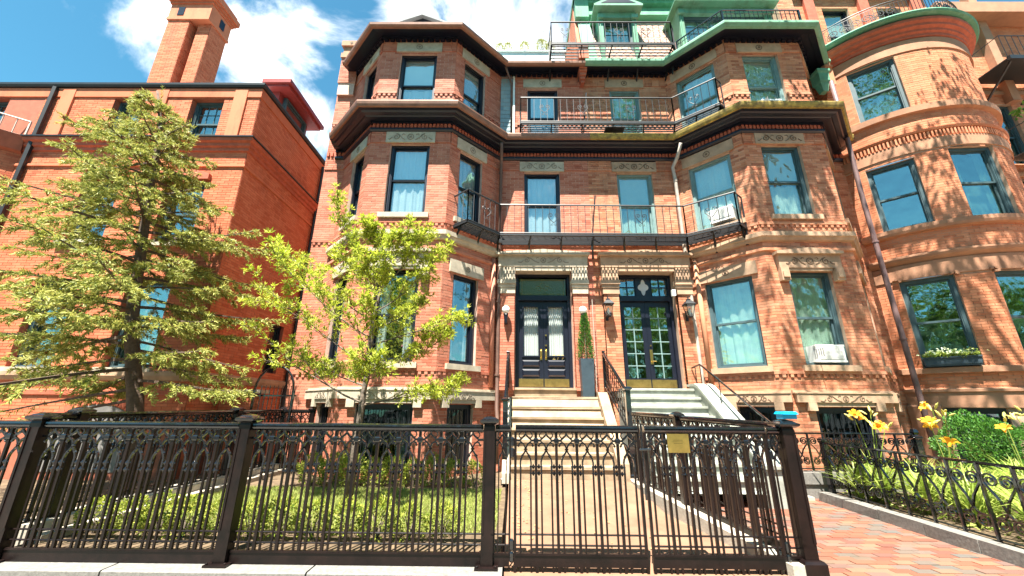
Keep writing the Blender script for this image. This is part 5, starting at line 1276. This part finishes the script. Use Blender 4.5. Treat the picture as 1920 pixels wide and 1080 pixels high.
for i in range(NB):
    z = 1.75+(7.45-1.75)*(i/NB)**.92; az = i*2.39996+rs.uniform(-.3, .3); L = rad(z)*rs.uniform(.5, 1.15)
    o = trunk_at(z); d = Vector((math.cos(az), math.sin(az), 0)); pts = []
    rise = rs.uniform(-.05, .22) if z > 2.6 else rs.uniform(-.18, .08)
    for k in range(9):
        f = k/8; pts.append(o+d*L*f+Vector((0, 0, L*(rise*f-.16*f*f+.10*f**4))))
    bm.tube([tuple(p) for p in pts], [.024*(1-k/9)*(.4+L/2.6)+.004 for k in range(9)], 4)
    s_ = .18
    while s_ < 1.0:
        k = min(7, int(s_*8)); p = pts[k].lerp(pts[k+1], s_*8-k); t = (pts[k+1]-pts[k]).normalized(); sidev = t.cross(Vector((0, 0, 1))).normalized()
        for sg in (-1, 1):
            if rs.random() < .24: continue
            Lt = (.18+.46*(1-s_))*rs.uniform(.6, 1.15)*min(1, .45+L/2.4)
            dd = (t*rs.uniform(.5, .9)+sidev*sg*.8+Vector((0, 0, rs.uniform(-.6, .05)))).normalized()
            bm.tube([tuple(p), tuple(p+dd*Lt)], [.006, .002], 3); needles(p, dd, Lt, 105)
            for _ in range(4 if Lt > .28 else 2):
                f = rs.uniform(.3, .8); q2 = p+dd*Lt*f; d2 = (dd+sidev*rs.choice((-1, 1))*.6+Vector((0, 0, rs.uniform(-.5, .1)))).normalized(); needles(q2, d2, Lt*.55, 95)
            if rs.random() < (.12+.3*max(0, z-4.2)/2.5):
                c = p+dd*Lt*.8; cm_.tube([tuple(c), tuple(c+Vector((0, 0, -.03))), tuple(c+Vector((.01, 0, -.075)))], [.010, .024, .008], 5)
        s_ += .06*2.2/max(1.0, L)
    needles(pts[6], (pts[8]-pts[6]).normalized(), (pts[8]-pts[6]).length*1.15, 66)
needles(trunk_at(7.3), Vector((-.1, 0, 1)).normalized(), .5, 90)
for az, z0, Lb in ((3.2, 1.62, 2.6), (3.0, 1.45, 2.2)):       # bare lower limbs sweeping down to the left
    o = trunk_at(z0); bm.tube([tuple(o+Vector((math.cos(az), math.sin(az)*.6, 0))*Lb*f+Vector((0, 0, -.16*Lb*f-.1*f*f))) for f in (0, .25, .5, .75, 1)], [.026, .022, .016, .012, .005], 5)
    for k in range(7): f = .5+.07*k; needles(o+Vector((math.cos(az), math.sin(az)*.6, 0))*Lb*f+Vector((0, 0, -.16*Lb*f-.1*f*f)), (Vector((-1, 0, -.3))+rvec(rs)*.6).normalized(), .28, 66)
bm.build('branches', 'barkS', sp, kind='stuff'); nm.build('crown', 'needle', sp, kind='stuff'); cm_.build('cones', 'cone', sp, kind='stuff')

# ---- young tree in the garden
yt = thing('young_tree', 'slender young tree with bright lime green leaves in the front garden', 'tree', (-2.33, 6.1, .14))
ry = random.Random(8); tk, lf = MB(), MB()
b0 = Vector((-2.33, 6.1, .1)); lead = [b0, Vector((-2.32, 6.1, .9)), Vector((-2.29, 6.1, 1.55)), Vector((-2.27, 6.12, 2.3)), Vector((-2.26, 6.1, 2.85)), Vector((-2.2, 6.12, 3.35)), Vector((-2.18, 6.1, 3.8)), Vector((-2.15, 6.1, 4.1))]
tk.tube([tuple(p) for p in lead], [.062, .05, .042, .03, .024, .017, .011, .005], 8); tk.build('trunk', 'bark', yt, True)
lim = MB()
def whorl(p, d, n_, size):
    for _ in range(n_):
        dd = (d*.7+rvec(ry)*.9+Vector((0, 0, .12))).normalized(); nn = (Vector((0, 0, 1))+rvec(ry)*.5).normalized(); nn = (nn-dd*nn.dot(dd)).normalized()
        quad_leaf(lf, p+dd*.008, dd, nn, size*ry.uniform(.75, 1.5), size*.31)
def limb(p, d, L, r, lvl):
    n_ = 6; pts = [p.copy()]; dd = d.copy()
    for i in range(n_):
        dd = (dd+rvec(ry)*.13+Vector((0, 0, .035 if lvl < 2 else .06))).normalized(); pts.append(pts[-1]+dd*L/n_)
    lim.tube([tuple(x) for x in pts], [r*(1-i/(n_+.6)) for i in range(n_+1)], 5 if lvl < 2 else 3)
    for i in range(1, n_+1):
        f = i/n_
        if lvl == 0 and f > .22:
            for sg in (-1, 1):
                if ry.random() < .9:
                    sd_ = dd.cross(Vector((0, 0, 1))).normalized()*sg; limb(pts[i], (dd*.8+sd_*.75+rvec(ry)*.25).normalized(), L*.42*(1.15-.55*f)*ry.uniform(.7, 1.15), r*.45, 1)
        if lvl == 1:
            whorl(pts[i], dd, 6, .07)
            for _ in range(2):
                d2 = (dd+rvec(ry)*.8).normalized(); e = pts[i]+d2*ry.uniform(.08, .17); lim.tube([tuple(pts[i]), tuple(e)], [.004, .002], 3); whorl(e, d2, 9, .07)
        if lvl == 0 and f > .6: whorl(pts[i], dd, 7, .072)
    whorl(pts[-1], dd, 11, .078)
def L_(k): i = int(k); return lead[i].lerp(lead[min(i+1, len(lead)-1)], k-i)
for k, d, L in ((1.9, (-1, -.1, .28), 2.0), (1.85, (1, .0, .22), 1.45), (2.1, (.5, -.8, .25), 1.1), (2.25, (-.8, .6, .3), 1.5), (2.5, (.9, .35, .28), 1.35), (2.7, (-1, .2, .40), 2.3), (2.9, (.1, -1, .3), 1.1), (3.1, (1, -.25, .32), 1.45), (3.3, (-.9, -.45, .42), 1.9), (3.6, (.7, .7, .4), 1.2), (3.8, (-1, .15, .55), 2.2), (4.1, (1, .05, .55), 1.45), (4.4, (.2, -.9, .4), .9), (4.6, (-.9, .5, .7), 1.5), (4.9, (.95, .2, .85), 1.15), (5.2, (-1, -.3, .8), 1.5), (5.5, (.9, -.35, 1.2), .8), (5.9, (-.6, .2, 1), .7)):
    limb(L_(k), Vector(d).normalized(), L*.9, .02*(1.1-k/9), 0)
lim.build('limbs', 'bark', yt, kind='stuff'); lf.build('crown', 'leafY', yt, kind='stuff')

# ---- clipped box shrubs
def shrub_mesh(seed, rx, rz, n, size, m, aspect=.6):
    r = random.Random(seed); q = MB()
    for _ in range(n):
        v_ = rvec(r); v_.z = v_.z if v_.z > -.75 else -v_.z
        lump = 1+.10*math.sin(5*v_.x+seed)+.10*math.sin(6*v_.y+2*seed)+.08*math.sin(7*v_.z)
        f = r.uniform(.55, 1.0)**.5*lump; p = Vector((v_.x*rx*f, v_.y*rx*f, rz+v_.z*rz*f)); d = (v_+rvec(r)*.7+Vector((0, 0, .3))).normalized(); nn = d.cross(rvec(r)).normalized()
        quad_leaf(q, p, d, nn, size*r.uniform(.7, 1.3), size*aspect)
    return q.mesh('foliage', M[m])
def stem_mesh(h, m='bark'):
    q = MB()
    for a in range(4): q.tube([(0, 0, -.02), (.03*math.cos(a*1.57), .03*math.sin(a*1.57), h*.5), (.09*math.cos(a*1.57), .09*math.sin(a*1.57), h)], [.014, .01, .004], 4)
    return q.mesh('stem', M[m])
SM = [shrub_mesh(s, .215, .20, 950, .034, 'box') for s in (1, 2, 3)]; ST = stem_mesh(.26)
def shrub(loc, rz, sc, label, group, k):
    W = Matrix.Translation(loc) @ Matrix.Rotation(rz, 4, 'Z') @ Matrix.Diagonal((sc, sc, sc*1.05, 1))
    t = tag(place('box_shrub', None, None, W), label, 'shrub', group); place('foliage', SM[k % 3], t, W, kind='stuff'); place('stem', ST, t, W); return t
rb = random.Random(5)
ORD = ['first', 'second', 'third', 'fourth', 'fifth', 'sixth', 'seventh', 'eighth', 'ninth', 'tenth', 'eleventh', 'twelfth']
for i in range(9): shrub((-3.42+i*.345, 7.22+rb.uniform(-.05, .05), .13), rb.random()*6, rb.uniform(.98, 1.22), ORD[8-i]+' box shrub from the stoop in the row along the house', 'box shrubs along the house', i)
for i in range(12): shrub((-4.42+i*.335, 4.60+rb.uniform(-.05, .05), .12), rb.random()*6, rb.uniform(.78, .98), ORD[11-i]+' yellowish box shrub from the gate in the row behind the front fence', 'box shrubs along the front fence', i+1)
# lawn
rg = random.Random(3); q = MB()
for _ in range(46000):
    x, y = rg.uniform(-4.55, -.2), rg.uniform(4.72, 7.02); h = rg.uniform(.025, .065); a = rg.random()*6.28; c, s_ = math.cos(a)*.005, math.sin(a)*.005; lx, ly = rg.gauss(0, .02), rg.gauss(0, .02)
    k = len(q.v); q.v += [(x-c, y-s_, .138), (x+c, y+s_, .138), (x+lx, y+ly, .14+h)]; q.f.append((k, k+1, k+2))
tag(q.build('lawn_grass', 'grass'), 'short sunlit lawn grass inside the front fence', 'grass', kind='stuff')
# dry leaves on the path
q = MB(); leaf_cloud(q, 160, lambda r: ((lambda x, y: Vector((x, y, .012+.0741*(y-3.935)+.004)))(r.choice((r.uniform(0, .25), r.uniform(0, 1.8))), r.uniform(4.2, 7.35)), Vector((0, 0, 3))), .035, rg, .05); tag(q.build('dry_leaves', 'dry'), 'scattered dry leaves on the tinted front path', 'leaves', kind='stuff')

# ---- planter with conical shrub
pl = thing('planter', 'tall slate blue square planter on the step beside the navy door', 'planter', (1.6, 8.62, 1.66))
q = MB(); q.frustum(1.60, 8.735, [(.125, 1.665), (.143, 2.45), (.143, 2.475), (.13, 2.475), (.125, 2.42)]); q.build('box', 'planter', pl)
cs_ = thing('conical_shrub', 'narrow conical evergreen shrub growing in the tall planter', 'shrub', (1.6, 8.70, 2.42))
rc = random.Random(2); q = MB()
for _ in range(2600):
    f = rc.random()**.8; z = 2.46+1.17*f; r_ = (.20*(1-f)**.75+.012)*rc.uniform(.55, 1.05); a = rc.random()*6.283; p = Vector((1.60+r_*math.cos(a), 8.735+r_*math.sin(a), z)); d = Vector((math.cos(a)*.6, math.sin(a)*.6, .9)).normalized(); d = (d+rvec(rc)*.3).normalized(); quad_leaf(q, p, d, d.cross(rvec(rc)).normalized(), .045, .014)
q.build('foliage', 'boxD', cs_, kind='stuff'); q = MB(); q.tube([(1.60, 8.735, 2.42), (1.60, 8.735, 3.5)], [.015, .004], 5); q.build('stem', 'bark', cs_)
q = MB(); q.tube([(1.80, 8.72, 1.66), (1.80, 8.72, 3.85)], .008, 5); tag(q.build('stake', 'pipeR'), 'thin stake standing behind the conical shrub', 'stake')
# ---- roof deck shrubs
RM = shrub_mesh(31, .17, .26, 700, .06, 'needle', .25)
for i, (x, s_, lab) in enumerate(((-.55, .75, 'feathery shrub on roof deck nearest the left bay'), (-.28, .8, 'feathery shrub on roof deck, second from the left bay'), (.28, .9, 'lone feathery shrub midway along the roof deck wall'), (.85, 1.05, 'broad feathery shrub on roof deck beside the fire escape'), (1.15, .85, 'small feathery shrub on roof deck against the fire escape rail'))):
    W = TRS((x, 10.06, 12.71), i, s_*.95); t = tag(place('roof_shrub', None, None, W), lab, 'shrub', 'shrubs on the roof deck'); place('foliage', RM, t, W, kind='stuff'); place('stem', ST, t, W)

# ================================================================== flower bed on the right
ground('flower_bed', [(5.06, 3.5), (12, 3.5), (12, 7.35), (5.24, 7.35)], -.1, .11, 'soil')
ke = thing('bed_kerb', 'grey granite kerb edging the daylily bed beside the brick walk', 'kerb', (5, 5.5, 0))
ky = [7.2, 6.62, 6.02, 5.35, 4.75, 4.1, 3.4, 2.9]
for y1, y0 in zip(ky, ky[1:]):
    f = lambda y: 4.90+.055*(y-4.2)
    q = MB(); q.slab([(f(y0), y0+.004), (f(y0)+.17, y0+.004), (f(y1)+.17, y1-.004), (f(y1), y1-.004)], -.02, .135); q.v = [(x+random.uniform(-.006, .006), y, z+(random.uniform(-.006, .006) if z > .1 else 0)) for x, y, z in q.v]; q.build('kerb_stone', 'granite', ke)
q = MB(); q.box(4.2, 5.0, 7.2, 7.5, -.05, .05); tag(q.build('stone_threshold', 'graniteL'), 'pale stone threshold where the brick walk meets the area railing', 'threshold')
# scroll fence kit
def scroll_mesh(w_, h):
    q = MB()
    def S(pts, r=.0105): q.tube([(x, 0, z) for x, z in pts], r, 4, 1.5)
    for sg in (-1, 1):
        S([(0, h*.36), (sg*w_*.12, h*.52), (sg*w_*.30, h*.64)]+spiral(sg*w_*.235, h*.78, w_*.235, 1.9, sg, 22, -.9)); S([(0, h*.36), (sg*w_*.10, h*.30), (sg*w_*.28, h*.26)]+spiral(sg*w_*.235, h*.19, w_*.215, 1.8, sg, 20, .9))
    return q.mesh('scroll', M['iron'])
def scroll_fence(label, P, Q, z0, h, n, gnm=None):
    t = thing('scroll_fence', label, 'fence', (*P, z0)); P = Vector((*P, 0)); Q = Vector((*Q, 0)); L = (Q-P).length; tt = (Q-P)/L; an = math.atan2(tt.y, tt.x); w_ = L/n
    sm_ = scroll_mesh(w_, h-.06); q = MB(); q.box(-.011, .011, -.016, .016, 0, h); bar_ = q.mesh('bar', M['iron'])
    for i in range(n+1):
        p = P+tt*w_*i; place('bar', bar_, t, TRS((p.x, p.y, z0), an))
        if i < n: p = P+tt*w_*(i+.5); place('scroll', sm_, t, TRS((p.x, p.y, z0+.05), an))
    for z, r in ((h, .018), (.04, .012)):
        q = MB(); q.tube([(P.x, P.y, z0+z), (Q.x, Q.y, z0+z)], r, 5, .7); q.build('top_rail' if z == h else 'bottom_rail', 'iron', t)
    return t
sf = scroll_fence('black wrought iron scroll fence on granite kerb in front of the daylilies', (5.27, 7.10), (5.02, 3.0), .12, .78, 12)
q = MB(); q.frustum(5.275, 7.14, [(.035, .1), (.035, .93), (.05, .94), (.05, .96), (.03, .975)]); q.build('end_post', 'iron', sf)
sb = scroll_fence('black wrought iron scroll railing along the basement area of the right house', (4.30, 7.42), (7.1, 7.42), .42, .62, 9)
q = MB(); q.frustum(7.15, 7.42, [(.05, 0), (.05, .95), (.07, .97), (.07, 1.0), (.03, 1.03), (.045, 1.07), (.03, 1.12), (.005, 1.14)]); q.build('end_post', 'iron', sb)
q = MB(); q.box(4.25, 7.25, 7.38, 7.60, -.05, .22); q.box(4.23, 7.27, 7.35, 7.62, .22, .40); tag(q.build('area_kerb', 'granite'), 'grey green stone kerb under the area railing', 'kerb')
# daylilies
def lily_parts(seed):
    r = random.Random(seed); q = MB()
    for _ in range(46):
        a = r.random()*6.283; L = r.uniform(.5, .92); lean = r.uniform(.25, .95); pts = []; w0 = r.uniform(.011, .02)
        for k in range(7):
            f = k/6; pts.append(Vector((math.cos(a)*L*lean*f*(.4+.6*f), math.sin(a)*L*lean*f*(.4+.6*f), L*(f-.55*lean*f*f*f)*.95)))
        b = Vector((-math.sin(a), math.cos(a), 0))
        for k in range(6):
            wa, wb_ = w0*(1-.9*(k/6)**2), w0*(1-.9*((k+1)/6)**2); i = len(q.v)
            q.v += [tuple(pts[k]-b*wa), tuple(pts[k]+b*wa), tuple(pts[k+1]+b*wb_), tuple(pts[k+1]-b*wb_)]; q.f.append((i, i+1, i+2, i+3))
    return q.mesh('leaves', M['lilyleaf'])
LMs = [lily_parts(s) for s in (11, 12, 13, 14)]
def flower_mesh():
    q = MB()
    for k in range(6):
        a = k*math.pi/3; w_ = .028 if k % 2 else .02; P_ = [(0.006, 0, 0), (.02, 0, .05), (.055, 0, .085), (.085, 0, .075)]; ws = (.006, w_*.6, w_, .006)
        for i in range(3):
            vs2 = []
            for (x, _, z), ww, sg in ((P_[i], ws[i], -1), (P_[i], ws[i], 1), (P_[i+1], ws[i+1], 1), (P_[i+1], ws[i+1], -1)):
                vs2.append((x*math.cos(a)-sg*ww*math.sin(a), x*math.sin(a)+sg*ww*math.cos(a), z))
            q.add(vs2, [(0, 1, 2, 3)])
    return q.mesh('flower', M['lily'])
def bud_mesh():
    q = MB(); q.tube([(0, 0, 0), (0, 0, .02), (0, 0, .06), (.004, 0, .09)], [.004, .012, .013, .003], 6); return q.mesh('bud', M['bud'])
FM, BM = flower_mesh(), bud_mesh()
rl_ = random.Random(6)
def lily(x, y, stalks, label, group, sc=1.0, k=0):
    W = TRS((x, y, .105), rl_.random()*6, sc); t = tag(place('daylily', None, None, W), label, 'daylily', group); place('leaves', LMs[k % 4], t, W, kind='stuff')
    for (dx, dy, z, nf, nb) in stalks:
        tip = Vector((x+dx, y+dy, z)); q = MB(); q.tube([(x, y, .1), (x+dx*.4, y+dy*.4, .1+(z-.1)*.6), tuple(tip)], [.008, .006, .004], 4); q.build('stalk', 'lilyleaf', t)
        for i in range(nf+nb):
            a = rl_.random()*6.283; tl = rl_.uniform(.4, 1.2); e = tip+Vector((math.cos(a)*.045, math.sin(a)*.045, rl_.uniform(-.03, .05)))
            Wf = Matrix.Translation(e) @ Matrix.Rotation(a, 4, 'Z') @ Matrix.Rotation(tl, 4, 'Y') @ Matrix.Scale(rl_.uniform(1.0, 1.35), 4)
            place('flower' if i < nf else 'bud', FM if i < nf else BM, t, Wf)
lily(5.50, 6.45, [(-.15, .0, 1.30, 2, 3), (.05, -.1, 1.18, 2, 4), (.2, .1, 1.38, 0, 5)], 'daylily with several orange blooms close to the corner post of the scroll fence', None, 1, 0)
lily(6.35, 6.2, [(-.1, 0, 1.24, 2, 3), (.1, .1, 1.46, 1, 6), (.0, -.15, 1.38, 0, 5)], 'tall daylily with orange bloom below a cluster of pale buds, before the pipe foot', None, 1, 1)
lily(5.95, 5.9, [(.05, -.1, .92, 1, 0), (.25, .0, .98, 0, 2)], 'low daylily with one open orange bloom just above the scroll fence rail', None, 1, 2)
lily(6.9, 5.75, [(-.1, 0, 1.15, 1, 1), (.0, .05, 1.32, 0, 3)], 'daylily with a single upright orange trumpet in front of the dark hedge', None, 1, 3)
lily(7.0, 5.5, [(.0, .1, 1.42, 1, 5), (-.15, .1, 1.36, 0, 4)], 'tall daylily with long pale buds in front of the dark hedge', None, 1, 0)
lily(5.75, 6.75, [(.1, 0, 1.2, 0, 5), (.3, .0, 1.15, 0, 4)], 'daylily in bud between the blooming clump and the area railing', None, 1, 1)
for i in range(60):
    x = rl_.uniform(5.32, 7.9); y = rl_.uniform(4.3, 6.95)
    if x > 4.9+(y-3.6)*1.3+1.6: continue
    lily(x, y, [], 'flowerless daylily clump of arching strap leaves inside the scroll fence', 'leafy daylily clumps', rl_.uniform(.8, 1.1), i)
# dark hedge behind
HM = shrub_mesh(41, .75, .62, 5200, .05, 'boxD')
for i, (x, y, lab) in enumerate(((8.35, 7.35, 'dark green rounded hedge bush below the window box'), (9.5, 7.1, 'dark green rounded hedge bush right of the window box'))):
    W = TRS((x, y, .1), i*2, 1); t = tag(place('hedge_bush', None, None, W), lab, 'bush', 'dark bushes under the bow'); place('foliage', HM, t, W, kind='stuff'); place('stem', ST, t, W)
q = MB(); leaf_cloud(q, 2600, lambda r: (Vector((r.uniform(5.4, 9.5), r.uniform(4.2, 7.2), .12+abs(r.gauss(0, .07)))), Vector((0, 0, 1))), .07, rg); tag(q.build('ground_cover', 'lilyleaf'), 'low green ground cover between the daylily clumps', 'ground cover', kind='stuff')

# ================================================================== street trees
def crown(mb, r, clumps, per, size):
    for c, R_ in clumps:
        c = Vector(c)
        for _ in range(per):
            v_ = rvec(r); p = c+Vector((v_.x*R_, v_.y*R_, v_.z*R_*.7))*r.random()**.4; d = (rvec(r)+Vector((0, 0, -.2))).normalized(); quad_leaf(mb, p, d, d.cross(rvec(r)).normalized(), size*r.uniform(.7, 1.3), size*.6)
rt_ = random.Random(14)
big = thing('street_tree', 'tall street tree beside the brick walk with a leafy branch reaching past the bow', 'tree', (10.2, 2.0, 0))
q = MB(); q.tube([(10.4, 1.8, -.1), (10.3, 1.85, 2), (10.0, 2.2, 5), (9.6, 2.8, 8), (9.0, 3.6, 10.5), (8.2, 4.4, 12.4), (7.4, 4.8, 13.6)], [.3, .24, .21, .18, .13, .08, .03], 10); q.build('trunk', 'bark', big, True)
lb = MB(); ends = [(9.2, 6.1, 6.4), (5.6, 4.6, 12.4), (6.6, 5.0, 13.2), (7.8, 5.4, 13.4), (9.0, 5.4, 13.6), (10.0, 5.0, 13), (5.0, 4.4, 11.4), (8.8, 4.9, 12)]
for e in ends[1:]: lb.tube([(9.6, 2.8, 8.6), ((9.4+e[0])/2, (3.3+e[1])/2, (9.8+e[2])/2+.4), e], [.07, .045, .01], 5)
lb.tube([(9.95, 2.3, 5.6), (11.2, 4.4, 6.9), (10.62, 6.5, 7.3)], [.05, .03, .006], 5); lb.build('limbs', 'bark', big, kind='stuff')
cl_ = [((10.75+rt_.gauss(0, .18), 6.6+rt_.gauss(0, .2), 7.25+rt_.gauss(0, .12)), .2) for _ in range(5)]
lc = MB(); crown(lc, rt_, cl_, 22, .12)
dc = []
for _ in range(165):
    x = rt_.uniform(3.9, 11.2); dc.append(((x, rt_.uniform(3.7, 6.0), rt_.uniform(11.6, 14.6)), rt_.uniform(.22, .45)))
crown(lc, rt_, dc, 42, .13); lc.build('crown', 'treeD', big, kind='stuff')
q = MB(); crown(q, rt_, [((rt_.gauss(0, 2.2), rt_.gauss(0, 2.0), 6.5+rt_.gauss(0, 2.0)), 1.4) for _ in range(44)], 230, .38); fm_ = q.mesh('crown', M['treeD'])
q = MB(); q.tube([(0, 0, -.1), (.1, 0, 2.5), (0, .1, 6), (.2, 0, 9)], [.26, .2, .15, .04], 8); tm2 = q.mesh('trunk', M['bark'])
for i, x in enumerate((-15, -7.5, 0, 7.5, 15, 22, 29)):
    W = TRS((x, -13.5-(i % 2)*2, -.1), i*1.3, 1.0+.1*(i % 3)); t = tag(place('street_tree', None, None, W), 'leafy tree across the street, seen only as a green reflection in the windows', 'tree', 'trees across the street'); place('crown', fm_, t, W, kind='stuff'); place('trunk', tm2, t, W)
# flowers inside the left bay window
vz = thing('flower_vase', 'pink flowers standing inside the ground floor bay window', 'flowers', (-2.2, 8.2, 2.35)); q = MB(); q.lathe((-2.22, 8.22, 2.35), [(.05, 0), (.07, .08), (.05, .18), (.06, .22)], 10); q.build('vase', 'white', vz)
q = MB(); leaf_cloud(q, 70, lambda r: (Vector((-2.22+r.gauss(0, .07), 8.22+r.gauss(0, .05), 2.68+r.gauss(0, .06))), rvec(r)), .06, rg, aspect=.9); q.build('blossoms', 'pink', vz)
